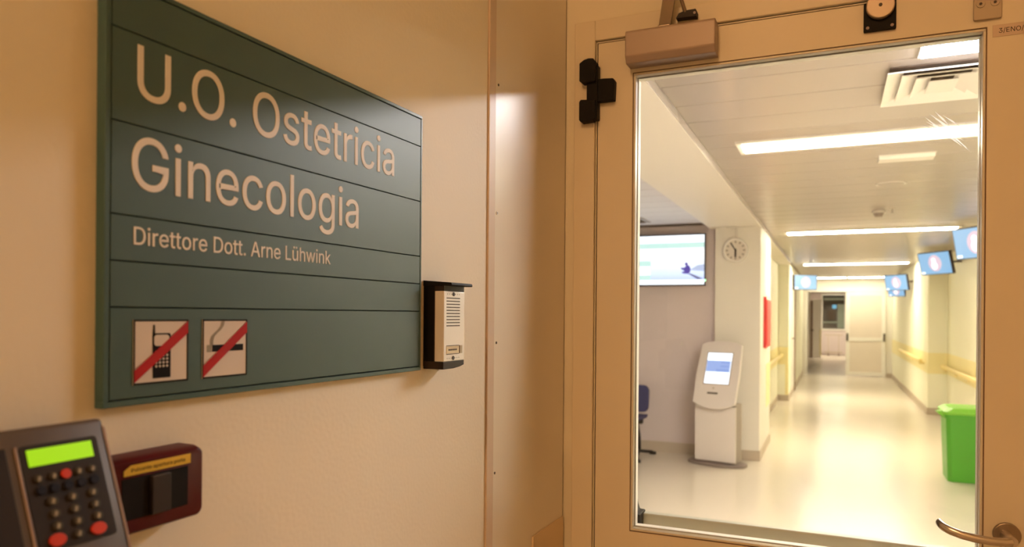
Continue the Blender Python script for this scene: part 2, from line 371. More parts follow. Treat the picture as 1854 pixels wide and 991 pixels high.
 'h': (410,[[114,227,114,0,53,0,53,509,114,509,114,287,102,287,112,312,124,332,137,349,152,362,169,372,187,379,207,383,227,384,246,383,264,380,280,376,295,369,309,360,321,349,332,336,341,321,348,304,353,285,356,264,357,240,357,0,296,0,296,235,295,256,290,275,283,291,273,304,260,315,246,323,229,328,210,329,197,328,184,326,172,322,161,317,150,311,141,303,133,293,126,283,121,271,117,257,114,243]]),
 'i': (167,[[53,0,53,379,114,379,114,0],[84,443,75,444,67,446,60,449,54,455,48,461,44,468,42,475,41,483,42,491,44,499,48,506,54,512,60,517,67,521,75,523,84,524,92,523,100,521,107,517,114,512,119,506,123,499,126,491,126,483,126,475,123,468,119,461,114,455,107,449,100,446,92,444]]),
 'k': (381,[[110,137,110,212,121,212,284,379,360,379,184,199,177,199],[53,0,53,509,114,509,114,0],[294,0,148,186,191,229,372,0]]),
 'l': (167,[[53,0,114,0,114,509,53,509]]),
 'n': (410,[[114,227,114,0,53,0,53,379,112,379,112,287,102,287,112,312,124,332,137,349,152,362,169,372,187,379,207,383,227,384,246,383,264,380,280,376,295,369,309,360,321,349,332,336,341,321,348,304,353,285,356,264,357,240,357,0,296,0,296,235,295,256,290,275,283,291,273,304,260,315,246,323,229,328,210,329,197,328,184,326,172,322,161,317,150,311,141,303,133,293,126,283,121,271,117,257,114,243]]),
 'o': (415,[[207,-8,182,-7,159,-2,137,6,117,16,98,30,82,46,68,64,56,85,46,108,40,133,36,159,34,187,36,216,40,243,46,268,56,291,68,312,82,330,98,346,117,360,137,371,159,378,182,383,207,384,233,383,256,378,278,371,299,360,317,346,333,330,347,312,359,291,369,268,376,243,380,216,381,187,380,159,376,133,369,108,359,85,347,64,333,46,317,30,299,16,278,6,256,-2,233,-7],[207,46,226,48,242,51,257,57,270,66,282,76,292,89,300,102,307,117,312,134,316,151,318,169,319,187,318,206,316,224,312,242,307,258,300,274,292,287,282,300,270,310,257,319,242,325,226,329,207,330,189,329,173,325,158,319,145,310,134,300,124,287,115,274,108,258,103,242,99,224,97,206,96,187,97,169,99,151,103,134,108,117,115,102,124,89,134,76,145,66,158,57,173,51,189,48]]),
 'p': (424,[[53,-143,53,379,112,379,112,319,118,319,122,325,126,331,131,338,137,346,144,353,152,360,161,367,171,373,183,378,197,381,212,384,229,384,252,383,274,378,294,371,313,361,330,347,345,332,359,313,370,293,379,270,385,245,389,218,390,189,389,160,385,133,379,108,370,84,359,64,346,45,330,29,313,16,294,5,274,-2,252,-7,229,-8,213,-7,198,-5,184,-1,173,4,162,10,153,17,145,24,138,31,132,39,127,46,122,53,118,59,114,59,114,-143],[220,47,237,48,253,51,267,57,279,66,291,76,301,88,309,101,316,117,321,133,325,151,327,170,328,189,327,209,325,227,321,245,316,261,309,276,301,290,291,301,280,311,267,319,253,325,237,329,220,330,203,329,188,325,174,320,161,312,150,302,140,291,132,278,125,263,120,247,116,229,113,210,113,189,113,169,116,150,120,132,125,115,132,100,140,86,150,75,162,65,174,57,188,51,204,48]]),
 'r': (259,[[53,0,53,379,112,379,112,321,115,321,122,335,130,347,140,358,152,367,166,375,181,380,196,384,213,385,229,384,243,384,243,322,230,324,224,325,219,325,213,326,207,326,194,325,182,323,170,319,159,315,149,309,140,301,132,293,126,284,121,273,117,262,114,250,114,237,114,0]]),
 's': (365,[[182,-8,163,-7,145,-5,128,-2,112,3,98,10,84,18,72,27,62,38,53,50,45,63,40,78,36,94,94,107,99,92,105,79,114,69,124,60,136,54,150,49,165,46,181,45,200,46,217,50,232,55,244,62,255,71,262,81,267,91,268,103,267,112,265,121,260,129,254,136,246,142,237,147,225,151,212,155,149,170,125,177,104,186,87,196,72,208,61,222,53,237,48,255,47,274,48,290,51,305,57,319,65,332,75,343,87,354,100,363,115,370,131,377,149,381,167,384,187,384,206,384,223,381,239,378,254,372,267,366,279,358,290,349,299,339,307,328,314,316,319,303,324,290,268,277,264,288,258,298,251,307,243,316,232,323,219,328,205,331,187,333,171,332,156,329,143,324,131,317,121,308,114,299,110,289,109,277,110,267,112,258,117,250,124,243,133,237,144,232,157,227,172,223,229,209,254,202,275,194,292,183,306,171,317,158,325,142,330,125,331,107,330,90,326,75,321,61,312,47,302,35,290,24,276,15,260,6,242,0,223,-5,203,-7]]),
 't': (227,[[204,379,204,327,6,327,6,379],[65,471,126,471,126,98,127,86,128,76,132,68,136,61,142,56,150,53,159,51,170,50,185,51,202,54,213,2,208,0,203,-1,198,-2,192,-3,186,-3,180,-4,174,-4,168,-4,145,-3,125,2,107,10,92,21,80,35,72,52,67,71,65,93]]),
 'u': (410,[[182,-5,164,-4,146,-1,130,4,115,11,101,20,89,31,78,44,69,59,62,76,57,95,54,116,53,139,53,379,114,379,114,144,115,123,119,105,127,89,137,75,150,64,164,56,181,52,200,50,213,51,226,53,238,57,249,62,259,69,268,77,276,86,283,97,289,109,293,122,295,137,296,153,296,379,357,379,357,0,298,0,298,92,307,92,297,67,286,47,272,30,257,17,240,7,222,0,203,-4]]),
 'w': (567,[[138,0,23,379,87,379,133,214,138,196,143,177,149,157,154,137,159,115,165,91,170,67,175,41,165,41,170,66,175,90,180,113,186,135,191,156,196,176,201,195,206,214,252,379,316,379,362,214,366,196,371,176,376,157,382,136,387,114,392,91,397,67,402,41,391,41,397,66,402,90,408,113,413,135,418,156,423,176,429,195,434,214,480,379,545,379,429,0,368,0,319,172,305,225,301,239,297,252,294,266,291,280,277,338,291,338,277,280,263,225,259,211,255,198,252,185,248,172,199,0]]),
 'ü': (410,[[182,-5,164,-4,146,-1,130,4,115,11,101,20,89,31,78,44,69,59,62,76,57,95,54,116,53,139,53,379,114,379,114,144,115,123,119,105,127,89,137,75,150,64,164,56,181,52,200,50,213,51,226,53,238,57,249,62,259,69,268,77,276,86,283,97,289,109,293,122,295,137,296,153,296,379,357,379,357,0,298,0,298,92,307,92,297,67,286,47,272,30,257,17,240,7,222,0,203,-4],[277,443,269,444,261,446,254,449,248,455,243,461,239,468,237,475,236,483,237,491,239,499,243,505,248,512,254,517,261,520,269,523,277,523,285,523,292,520,299,517,305,512,311,505,314,499,316,491,317,483,316,475,314,468,311,461,305,455,299,449,292,446,285,444],[133,443,125,444,118,446,111,449,104,455,99,461,96,468,93,475,93,483,93,491,96,499,99,505,104,512,111,517,118,520,125,523,133,523,141,523,149,520,155,517,162,512,167,505,170,499,173,491,173,483,173,475,170,468,167,461,162,455,155,449,149,446,141,444]]),
}
CAPH = 509.0

def lettering(name, text, x0, x1, zb, cap, y, m, parent, thick=0.0005, weight=0.0):
    """flat print: text scaled so that its ink runs x0..x1 and its capitals are cap high"""
    def area(l):
        return sum(l[i][0] * l[(i + 1) % len(l)][1] - l[(i + 1) % len(l)][0] * l[i][1] for i in range(len(l))) / 2
    def inside(p, l):
        c = False
        for i in range(len(l)):
            (xa, ya), (xb, yb) = l[i], l[i - 1]
            if (ya > p[1]) != (yb > p[1]) and p[0] < (xb - xa) * (p[1] - ya) / (yb - ya) + xa: c = not c
        return c
    pen = 0; ink0 = None; ink1 = 0; layers = {}
    for ch in text:
        adv, loops = GLYPHS[ch]
        ls = [[(u_ + pen, v_) for u_, v_ in zip(l[0::2], l[1::2])] for l in loops]
        if ls:
            xs = [p_[0] for l in ls for p_ in l]
            ink0 = min(xs) if ink0 is None else ink0
            ink1 = max(ink1, max(xs))
            sgn = area(max(ls, key=lambda l: abs(area(l)))) > 0
            outer = [l for l in ls if (area(l) > 0) == sgn]
            for k, l in enumerate(outer):      # overlapping strokes go to separate fills
                layers.setdefault(k, []).append(l)
                for h in ls:
                    if (area(h) > 0) != sgn and inside(h[0], l): layers[k].append(h)
        pen += adv
    kx = (x1 - x0) / (ink1 - ink0); kz = cap / CAPH
    bm = bmesh.new()
    for k, items in layers.items():
        cu = bpy.data.curves.new(name, 'CURVE')
        cu.dimensions = '2D'; cu.fill_mode = 'BOTH'; cu.extrude = thick / 2 + k * 0.00001; cu.bevel_depth = weight; cu.bevel_resolution = 0
        for it in items:
            sp = cu.splines.new('POLY')
            sp.points.add(len(it) - 1)
            for p, (a, b) in zip(sp.points, it):
                p.co = (x0 + (a - ink0) * kx, b * kz + zb, 0, 1)
            sp.use_cyclic_u = True
        tmp = bpy.data.objects.new(name, cu)
        COL.objects.link(tmp)
        dg = bpy.context.evaluated_depsgraph_get()
        me = bpy.data.meshes.new_from_object(tmp.evaluated_get(dg))
        bm.from_mesh(me)
        bpy.data.objects.remove(tmp); bpy.data.curves.remove(cu); bpy.data.meshes.remove(me)
    me = bpy.data.meshes.new(name)
    bm.to_mesh(me); bm.free()
    me.transform(Matrix.Translation((0, y, 0)) @ Matrix.Rotation(PI / 2, 4, 'X'))
    me.materials.clear(); me.materials.append(M[m])
    me.name = name
    o = bpy.data.objects.new(name, me)
    COL.objects.link(o); o.parent = parent
    return o

# ================================================================= LOBBY SHELL
WA = R(1.15)
P0 = Vector((-0.602, 1.68, 0.0))
WD = Vector((math.sin(WA), math.cos(WA), 0))
WN = Vector((math.cos(WA), -math.sin(WA), 0))
WR = PI / 2 - WA
def WL(s, z, d=0.0):
    return P0 + WD * s + WN * d + Vector((0, 0, z))

LC = 3.50      # lobby ceiling height
wl = MB().box(-4.2, -0.4204, 0.0, 0.09, 0, LC).build('wall_left', 'lobby_wall')
wl.location = P0; wl.rotation_euler = (0, 0, WR)
struct(wl, 'cream painted wall on the left carrying the teal sign')
B('wall_panel', 'lobby_panel', wl, -0.3894, 0.0, 0.0, 0.09, 0, LC)
MB().box(-0.4190, -0.3905, -0.0035, 0.09, 0, LC).build('cover_strip', 'strip', wl, 0.0012)
for s, z in ((-0.3739, 1.905), (-0.3769, 1.6507), (-0.3748, 1.394), (-0.3777, 1.1364)):
    if abs(z - 1.6507) < 0.01:
        sc = MB().cyl((s, z), 0.0032, -0.0016, 0.0, n=16).build('screw_cap', 'white', wl)
        MB().cyl((s, z), 0.0012, -0.0019, -0.0016, n=10).build('screw_slot', 'slot', sc)
    else:
        MB().cyl((s, z), 0.0026, -0.0008, 0.0, n=12).build('screw_hole', 'slot', wl)
MB().box(-0.1903, -0.004, -0.0045, 0.0, 0.0, 0.9595).build('kick_panel', 'kick', wl, 0.001)

# wall with the door; opening X -0.526..0.371, Z 0..2.108
wf = MB()
wf.box(-0.602, -0.526, 1.684, 1.78, 0, LC).box(0.371, 2.4, 1.684, 1.78, 0, LC).box(-0.526, 0.371, 1.684, 1.78, 2.108, LC)
wf.box(-4.6, -0.602, 1.70, 1.78, 0, LC)
struct(wf.build('wall_front', 'lobby_wall'), 'cream wall around the glazed door')
struct(B('wall_right', 'lobby_wall', None, 2.4, 2.5, -2.6, 1.78, 0, LC), 'cream lobby wall to the right of the viewer')
struct(B('wall_back', 'lobby_wall', None, -0.8, 2.5, -2.7, -2.6, 0, LC), 'cream lobby wall behind the viewer')
struct(B('floor', 'lobbyfloor', None, -0.80, 2.5, -2.7, 1.73, -0.06, 0.0), 'beige lobby floor')
struct(B('ceiling', 'lobby_wall', None, -0.80, 2.5, -2.7, 1.78, LC, LC + 0.06), 'plain lobby ceiling')

# lamp added out of view behind the viewer to light door and wall
t = thing('added_lobby_lamp', (-0.38, -1.70, LC), 0, 'added round warm ceiling lamp lighting the lobby, unseen behind the viewer', 'lamp')
MB().cyl((0, 0), 0.24, -0.03, 0.0, axis='z', n=40).build('lamp_base', 'white', t, 0.004)
MB().loft([[(r * math.cos(2 * PI * i / 32), r * math.sin(2 * PI * i / 32), z) for i in range(32)]
           for r, z in ((0.22, -0.03), (0.22, -0.08), (0.17, -0.11), (0.06, -0.125))]).build('lamp_shade', 'fill_lamp', t, smooth=True)

# ================================================================= TEAL SIGN
s0, z0 = -1.2190, 1.3598
SW, SH = 0.5466, 0.4068          # outer size
sg = thing('wall_sign', WL(s0, z0), WR, 'large teal department sign of slotted panels with white lettering', 'sign')
def SX(s): return s - s0
def SZ(z): return z - z0
T = 0.012
fr = MB()
fr.box(0, SW, -T, 0, 0, 0.0058).box(0, SW, -T, 0, SH - 0.0048, SH)
fr.box(0, 0.0058, -T, 0, 0.0058, SH - 0.0048).box(SW - 0.0040, SW, -T, 0, 0.0058, SH - 0.0048)
fr.build('frame', 'sign_edge', sg, 0.0006, 1)
B('backing', 'groove', sg, 0.0058, SW - 0.0040, -0.007, 0, 0.0058, SH - 0.0048)
zi0, zi1 = 0.0066, SH - 0.0056
u = (zi1 - zi0) / 9.0
rows = [1, 2, 2, 1, 1, 2]
z = zi1; slats = []
for n in rows:
    z2 = z - n * u
    slats.append(MB().box(0.0068, SW - 0.0050, -T + 0.0003, -0.007, z2 + 0.0006, z - 0.0006).build('slat', 'sign', sg, 0.0004, 1))
    z = z2
LY = -T + 0.0002
lettering('lettering', 'U.O. Ostetricia', SX(-1.1853), SX(-0.7518), SZ(1.6567), 0.0508, LY, 'letter', slats[1], weight=0.0003)
lettering('lettering', 'Ginecologia', SX(-1.1908), SX(-0.8380), SZ(1.5686), 0.0510, LY, 'letter', slats[2], weight=0.0003)
lettering('lettering', 'Direttore Dott. Arne Lühwink', SX(-1.1883), SX(-0.8973), SZ(1.5147), 0.0170, LY, 'letter', slats[3], weight=0.00012)
PY = -T + 0.0003
def plate(x0, x1, za, zb, name):
    p = MB().box(x0, x1, PY - 0.0006, PY, za, zb).build('pictogram', 'white_print', sg)
    p['label'] = name
    b = MB(); e = 0.0017; y0 = PY - 0.0009
    b.box(x0, x1, y0, PY - 0.0006, za, za + e).box(x0, x1, y0, PY - 0.0006, zb - e, zb)
    b.box(x0, x0 + e, y0, PY - 0.0006, za + e, zb - e).box(x1 - e, x1, y0, PY - 0.0006, za + e, zb - e)
    b.build('border', 'black_print', p)
    return p
# no telephones
px0, px1, pz0, pz1 = SX(-1.1882), SX(-1.1246), SZ(1.3792), SZ(1.4423)
p = plate(px0, px1, pz0, pz1, 'white square with struck-out black mobile phone')
ph = MB()
ya, yb = PY - 0.0009, PY - 0.0006
ph.prism([(SX(-1.1674), SZ(1.4272)), (SX(-1.1662), SZ(1.4288)), (SX(-1.1475), SZ(1.4288)), (SX(-1.1461), SZ(1.4272)), (SX(-1.1461), SZ(1.3848)), (SX(-1.1470), SZ(1.3842)), (SX(-1.1661), SZ(1.3842)), (SX(-1.1668), SZ(1.3848))], ya, yb)
ph.prism([(SX(-1.1672), SZ(1.428)), (SX(-1.1644), SZ(1.428)), (SX(-1.1648), SZ(1.4372)), (SX(-1.1664), SZ(1.4372))], ya - 0.0001, yb)
ph.build('phone_symbol', 'black_print', p)
ds = MB().prism(rr(SX(-1.1654), SX(-1.1482), SZ(1.4162), SZ(1.4272), 0.0030), ya - 0.0003, ya)
for r_ in range(5):
    for c_ in range(4):
        ds.prism(circle(SX(-1.1630) + c_ * 0.0042, SZ(1.3960) + r_ * 0.0036, 0.0012, 8), ya - 0.0003, ya)
ds.build('phone_keys', 'white_print', p)
MB().prism([(px0 + 0.0008, SZ(1.3812)), (px0 + 0.0008, SZ(1.3930)), (px1 - 0.0008, SZ(1.4408)), (px1 - 0.0008, SZ(1.4284))], ya - 0.0006, ya - 0.0003).build('red_bar', 'red_print', p)
# no smoking
px0, px1 = SX(-1.1062), SX(-1.0434)
p = plate(px0, px1, pz0, pz1, 'white square with struck-out black cigarette')
MB().box(SX(-1.0930), SX(-1.0494), ya, yb, SZ(1.4075), SZ(1.4147)).build('cigarette', 'black_print', p)
MB().box(SX(-1.1003), SX(-1.0942), ya, yb, SZ(1.4073), SZ(1.4149)).build('cigarette_tip', 'grey_print', p)
sp_ = [(-1.0941, 1.4149), (-1.0940, 1.4200), (-1.0925, 1.4240), (-1.0885, 1.4275), (-1.0838, 1.4308), (-1.0800, 1.4350), (-1.0782, 1.4405)]
sm = MB()
for k in range(3):
    off = (k - 1) * 0.0016
    L_ = [(SX(a) + off - 0.0004, SZ(b)) for a, b in sp_]; R_ = [(SX(a) + off + 0.0004, SZ(b)) for a, b in sp_]
    for i in range(len(sp_) - 1):
        sm.prism([L_[i], R_[i], R_[i + 1], L_[i + 1]], ya, yb)
sm.build('smoke_lines', 'grey_print', p)
MB().prism([(px0 + 0.0008, SZ(1.3808)), (px0 + 0.0008, SZ(1.3930)), (px1 - 0.0008, SZ(1.4398)), (px1 - 0.0008, SZ(1.4276))], ya - 0.0005, ya - 0.0002).build('red_bar', 'red_print', p)

# ================================================================= INTERCOM
ic = thing('intercom', WL(-0.6467, 1.3600), WR, 'small aluminium intercom with black hood beside the teal sign', 'intercom')
IW = 0.0690
B('housing', 'black', ic, 0.0, IW, -0.0215, 0, 0.004, 0.142, 0.001)
cv = MB().box(-0.0002, IW, -0.0390, -0.0215, 0.0125, 0.1275).build('front_cover', 'alu', ic, 0.0012)
MB().box(-0.0004, 0.0010, -0.0225, -0.0212, 0.0125, 0.1275).build('cover_seam', 'slot', cv)
MB().prism([(0, 0.1362), (-0.0525, 0.1362), (-0.0540, 0.1378), (-0.0525, 0.1412), (0, 0.1450)], -0.0012, IW + 0.0012, axis='x').build('hood', 'black', ic, 0.0006)
B('hood_neck', 'dark', ic, 0.001, IW - 0.001, -0.0385, -0.002, 0.1275, 0.1362)
MB().prism([(-0.0004, 0.0125), (IW, 0.0125), (IW, 0.0045), (IW * 0.8, 0.0018), (IW * 0.5, 0.0), (-0.0004, 0.0)], -0.0386, -0.001).build('bottom_cap', 'dark', ic, 0.0006)
for k in range(10):
    B('sound_slot', 'slot', ic, 0.0085, 0.0525, -0.0394, -0.0389, 0.1155 - k * 0.00505, 0.1172 - k * 0.00505)
np_ = B('name_plate', 'plate', ic, 0.0080, 0.0500, -0.0396, -0.0389, 0.0252, 0.0372)
for k in range(7):
    B('name_print', 'slot', np_, 0.0145 + k * 0.0042, 0.0175 + k * 0.0042, -0.0398, -0.0396, 0.0300, 0.0326)
B('name_frame', 'slot', np_, 0.0080, 0.0500, -0.0397, -0.0395, 0.0376, 0.0386)
B('name_frame', 'slot', np_, 0.0080, 0.0500, -0.0397, -0.0395, 0.0238, 0.0248)
B('call_button', 'steel_dark', ic, 0.0512, 0.0600, -0.0405, -0.0389, 0.0245, 0.0380, 0.0005)
for zz in (0.1230, 0.0175):
    s_ = MB().cyl((0.0310, zz), 0.0033, -0.0400, -0.0388, n=16).build('screw', 'slot', ic)
    hb = MB()
    for k in (-3, -2, -1, 1, 2, 3):
        hb.cyl((0.0310 + k * 0.0065, zz), 0.0008, -0.0392, -0.0388, n=8)
    hb.build('drilled_holes', 'slot', s_)

# ================================================================= DOOR-OPEN PUSH BUTTON
pb = thing('push_button_plate', WL(-1.2400, 1.2420), WR, 'dark red door button plate with yellow label beside keypad terminal', 'push button')
def QX(s): return s + 1.2400
def QZ(z): return z - 1.2420
o_ = MB()
W_ = QX(-1.1195)
Hh = 0.0695
outer = rr(0.0, W_, 0.0, Hh, 0.008)
back = rr(-0.0, W_ + 0.0015, -0.002, Hh + 0.002, 0.008)
n_ = len(outer)
# rounded shell with a rectangular opening
o_.loft([[(a, 0.0, b) for a, b in back], [(a, -0.020, b) for a, b in back], [(a, -0.028, b) for a, b in outer], [(a * 0.96 + W_ * 0.02, -0.030, b * 0.94 + Hh * 0.03) for a, b in outer]])
o_.build('housing', 'red_plastic', pb, smooth=True)
B('recess', 'black', pb, QX(-1.2130), QX(-1.1395), -0.0306, -0.0280, QZ(1.2560), QZ(1.2950))
B('rocker', 'rocker', pb, QX(-1.1835), QX(-1.1620), -0.0345, -0.0300, QZ(1.2562), QZ(1.2935), 0.001)
lb = MB().prism([(QX(-1.2110), QZ(1.2975)), (QX(-1.1365), QZ(1.2975)), (QX(-1.1365), QZ(1.3068)), (QX(-1.2035), QZ(1.3068)), (QX(-1.2110), QZ(1.3025))], -0.0308, -0.0295).build('label_strip', 'yellow', pb)
lettering('label_print', 'Pulsante apertura porta', QX(-1.2035), QX(-1.1435), QZ(1.3005), 0.0034, -0.0309, 'dark', lb, 0.0002)

# ================================================================= KEYPAD TERMINAL
TS1, TS0 = -1.2465, -1.3760       # right and left side along the wall
zt, zb_ = 1.3585, 1.1500
tm = thing('keypad_terminal', WL(TS0, zb_), WR, 'grey keypad terminal with lit green display in the near corner', 'terminal')
TWd = TS1 - TS0
def dface(z): return 0.05 + 0.36 * (1.358 - z)
prof = [(0, 0), (-dface(zb_), 0.0), (-dface(zt), zt - zb_), (0, zt - zb_ - 0.012)]
MB().prism(prof, 0, TWd, axis='x').build('body', 'term', tm, 0.004, 3, smooth=True)
# everything on the sloping face: local x along the wall, v up the slope
FM = Matrix.Translation((0, -dface(zb_), 0.0)) @ Matrix.Rotation(-math.atan(0.36), 4, 'X')
CS = math.cos(math.atan(0.36))
def FV(z): return (z - zb_) / CS
def FX(s): return s - TS0
def fbox(name, m, parent, sa, sb, za, zb2, h0, h1, bevel=0.0):
    b = MB(); b.box(FX(sa), FX(sb), -h1, -h0, FV(za), FV(zb2), FM)
    return b.build(name, m, parent, bevel)
kp = MB().prism(rr(FX(-1.3205), FX(-1.2570), FV(1.2655), FV(1.3445), 0.003), -0.0012, 0.0, mx=FM).build('keypad_panel', 'term_face', tm)
fbox('display', 'lcd', tm, -1.3155, -1.2628, 1.3285, 1.3410, 0.0010, 0.0020)
MB().prism([(FX(-1.3235), FV(1.20)), (FX(-1.3215), FV(1.20)), (FX(-1.3215), FV(1.3445)), (FX(-1.3222), FV(1.3452)), (FX(-1.3235), FV(1.3440))], -0.0014, 0.0, mx=FM).build('ridge', 'ridge', tm, 0.0006)
MB().prism([(FX(-1.2492), FV(1.16)), (FX(-1.2470), FV(1.16)), (FX(-1.2470), FV(1.3500)), (FX(-1.2492), FV(1.3520))], -0.0010, 0.0, mx=FM).build('ridge', 'ridge', tm, 0.0006)
MB().prism([(FX(-1.376), FV(1.18)), (FX(-1.3300), FV(1.18)), (FX(-1.3300), FV(1.345)), (FX(-1.376), FV(1.345))], -0.0008, 0.0, mx=FM).build('card_slot_cover', 'term_face', tm, 0.0003)
def key(s, z, r, m, mark=None, sx=1.0):
    k = MB().prism(circle(FX(s), FV(z), r, 14, sx), -0.0030, -0.0010, mx=FM).build('key', m, tm, 0.0004)
    if mark:
        MB().prism([(FX(s) - r * 0.45, FV(z) - r * 0.5), (FX(s) + r * 0.1, FV(z) - r * 0.6), (FX(s) + r * 0.45, FV(z) + r * 0.3), (FX(s) - r * 0.1, FV(z) + r * 0.6)], -0.0034, -0.0028, mx=FM).build('key_mark', mark, k)
    return k
for i, s in enumerate((-1.3106, -1.2990, -1.2889, -1.2783, -1.2667)):
    key(s, 1.3190, 0.0040 if i == 2 else 0.0033, 'keyred' if i == 2 else 'keygrey', None if i == 2 else 'keymark')
for s in (-1.3102, -1.2998, -1.2889, -1.2778, -1.2667):
    key(s, 1.3102, 0.0038, 'keyblack', None, 1.05)
for z in (1.3010, 1.2917, 1.2825):
    for s in (-1.3038, -1.2875, -1.2705):
        key(s, z, 0.0036, 'keygrey', 'keymark', 1.1)
key(-1.2890, 1.2732, 0.0036, 'keygrey', 'keymark', 1.1)
key(-1.3060, 1.2728, 0.0050, 'keyred', None, 1.35)
key(-1.2722, 1.2730, 0.0050, 'keyred', None, 1.35)
for z in (1.245, 1.225):
    for s in (-1.3038, -1.2875, -1.2705):
        key(s, z, 0.0036, 'keygrey', 'keymark', 1.1)
# ================================================================= DOOR AND FRAME
DY = 1.68
fr = MB()
fr.box(-0.577, -0.526, 1.672, 1.70, 0, 2.157).box(0.371, 0.422, 1.672, 1.70, 0, 2.157).box(-0.526, 0.371, 1.672, 1.70, 2.108, 2.157)
fr = struct(fr.build('trim_1', 'door', None, 0.002), 'cream door frame around the glazed door')
B('frame_seal', 'gap', fr, -0.526, -0.5195, 1.688, 1.720, 0.0, 2.105)
B('frame_seal', 'gap', fr, -0.526, 0.371, 1.688, 1.720, 2.1015, 2.108)
B('frame_seal', 'gap', fr, 0.3640, 0.3712, 1.688, 1.720, 0.0, 2.105)
B('frame_rebate', 'door', fr, -0.5246, -0.5222, 1.680, 1.688, 0.0, 2.1055)
B('frame_rebate', 'door', fr, -0.5246, 0.371, 1.680, 1.688, 2.1036, 2.1060)

LX0, LX1, LZ1 = -0.5195, 0.3640, 2.1015
GX0, GX1, GZ0, GZ1 = -0.4330, 0.2715, 0.9440, 2.0200
lf = MB()
lf.box(LX0, GX0, DY, DY + 0.05, 0.008, LZ1).box(GX1, LX1, DY, DY + 0.05, 0.008, LZ1)
lf.box(GX0, GX1, DY, DY + 0.05, 0.008, GZ0).box(GX0, GX1, DY, DY + 0.05, GZ1, LZ1)
door = struct(lf.build('door_1', 'door'), 'cream door with a tall clear glass pane')
bd = MB(); e = 0.0050
for ya, yb in ((DY + 0.0010, DY + 0.020), (DY + 0.030, DY + 0.0515)):
    bd.box(GX0, GX1, ya, yb, GZ0, GZ0 + e).box(GX0, GX1, ya, yb, GZ1 - e, GZ1)
    bd.box(GX0, GX0 + e, ya, yb, GZ0 + e, GZ1 - e).box(GX1 - e, GX1, ya, yb, GZ0 + e, GZ1 - e)
bd.build('glazing_bead', 'bead', door, 0.001, 1)
sl = MB(); q = 0.0016
sl.box(GX0 - q, GX1 + q, DY - 0.0006, DY + 0.001, GZ0 - q, GZ0).box(GX0 - q, GX1 + q, DY - 0.0006, DY + 0.001, GZ1, GZ1 + q)
sl.box(GX0 - q, GX0, DY - 0.0006, DY + 0.001, GZ0, GZ1).box(GX1, GX1 + q, DY - 0.0006, DY + 0.001, GZ0, GZ1)
sl.build('glazing_seal', 'brown', door)
B('glass_pane', 'pane', door, GX0 + 0.001, GX1 - 0.001, DY + 0.0220, DY + 0.0280, GZ0 + 0.001, GZ1 - 0.001)

# dried wipe mark on the pane: thin fan of streaks
sm_ = MB()
for k, (x0_, z0_, x1_, z1_, w_) in enumerate(((0.168, 1.862, 0.236, 1.795, 0.0030), (0.176, 1.868, 0.226, 1.822, 0.0022), (0.186, 1.872, 0.214, 1.838, 0.0016),
        (0.170, 1.852, 0.240, 1.806, 0.0024), (0.184, 1.850, 0.246, 1.790, 0.0020), (0.196, 1.846, 0.252, 1.780, 0.0014), (0.200, 1.862, 0.232, 1.836, 0.0014), (0.164, 1.846, 0.206, 1.826, 0.0012))):
    d_ = Vector((x1_ - x0_, 0, z1_ - z0_)).normalized(); q_ = Vector((-d_.z, 0, d_.x)) * w_
    a_, b_ = Vector((x0_, 0, z0_)), Vector((x1_, 0, z1_)); c_ = a_.lerp(b_, 0.55)
    sm_.prism([(p_.x, p_.z) for p_ in (a_, c_ - q_, b_, c_ + q_)], DY + 0.0216 - 0.00002 * k, DY + 0.0219 - 0.00002 * k)
sm_.build('wipe_mark', 'smear', door)

# hinge: two knuckles on the frame, one leaf on the door
hg = MB().prism(rr(-0.541, -0.514, 1.915, 2.045, 0.003), DY - 0.024, DY - 0.002).build('hinge', 'black', door, 0.001)
hg['label'] = 'black three-part hinge'
MB().prism([(-0.557, 2.008), (-0.551, 2.003), (-0.5185, 2.003), (-0.5170, 2.010), (-0.5170, 2.050), (-0.523, 2.058), (-0.535, 2.0595), (-0.546, 2.057), (-0.557, 2.050)], DY - 0.032, DY - 0.006).build('knuckle', 'black', hg, 0.0012)
MB().prism([(-0.557, 1.915), (-0.553, 1.910), (-0.5235, 1.911), (-0.5225, 1.914), (-0.5170, 1.914), (-0.5170, 1.960), (-0.553, 1.963), (-0.557, 1.958)], DY - 0.032, DY - 0.006).build('knuckle', 'black', hg, 0.0012)
MB().prism([(-0.541, 1.958), (-0.476, 1.958), (-0.4755, 1.9605), (-0.4740, 2.004), (-0.4775, 2.009), (-0.500, 2.011), (-0.541, 2.011)], DY - 0.020, DY).build('hinge_leaf', 'black', hg, 0.001)

# lever handle
hd = MB().cyl((0.311, 1.031), 0.0235, DY - 0.009, DY, n=32).build('door_handle', 'steel_dark', door, 0.0015)
hd['label'] = 'curved steel lever handle'
MB().cyl((0.309, 1.031), 0.0105, DY - 0.058, DY - 0.009, n=20).build('spindle_neck', 'steel', hd)
lv = [(0.309, DY - 0.055, 1.031), (0.2980, DY - 0.060, 1.0300), (0.275, DY - 0.0615, 1.0300), (0.250, DY - 0.0615, 1.0320), (0.228, DY - 0.060, 1.0355), (0.210, DY - 0.057, 1.0405), (0.199, DY - 0.051, 1.0450), (0.1945, DY - 0.043, 1.0480), (0.1935, DY - 0.036, 1.0490)]
MB().tube(lv, 0.0065, 0.0082, 12).build('lever', 'steel', hd, smooth=True)

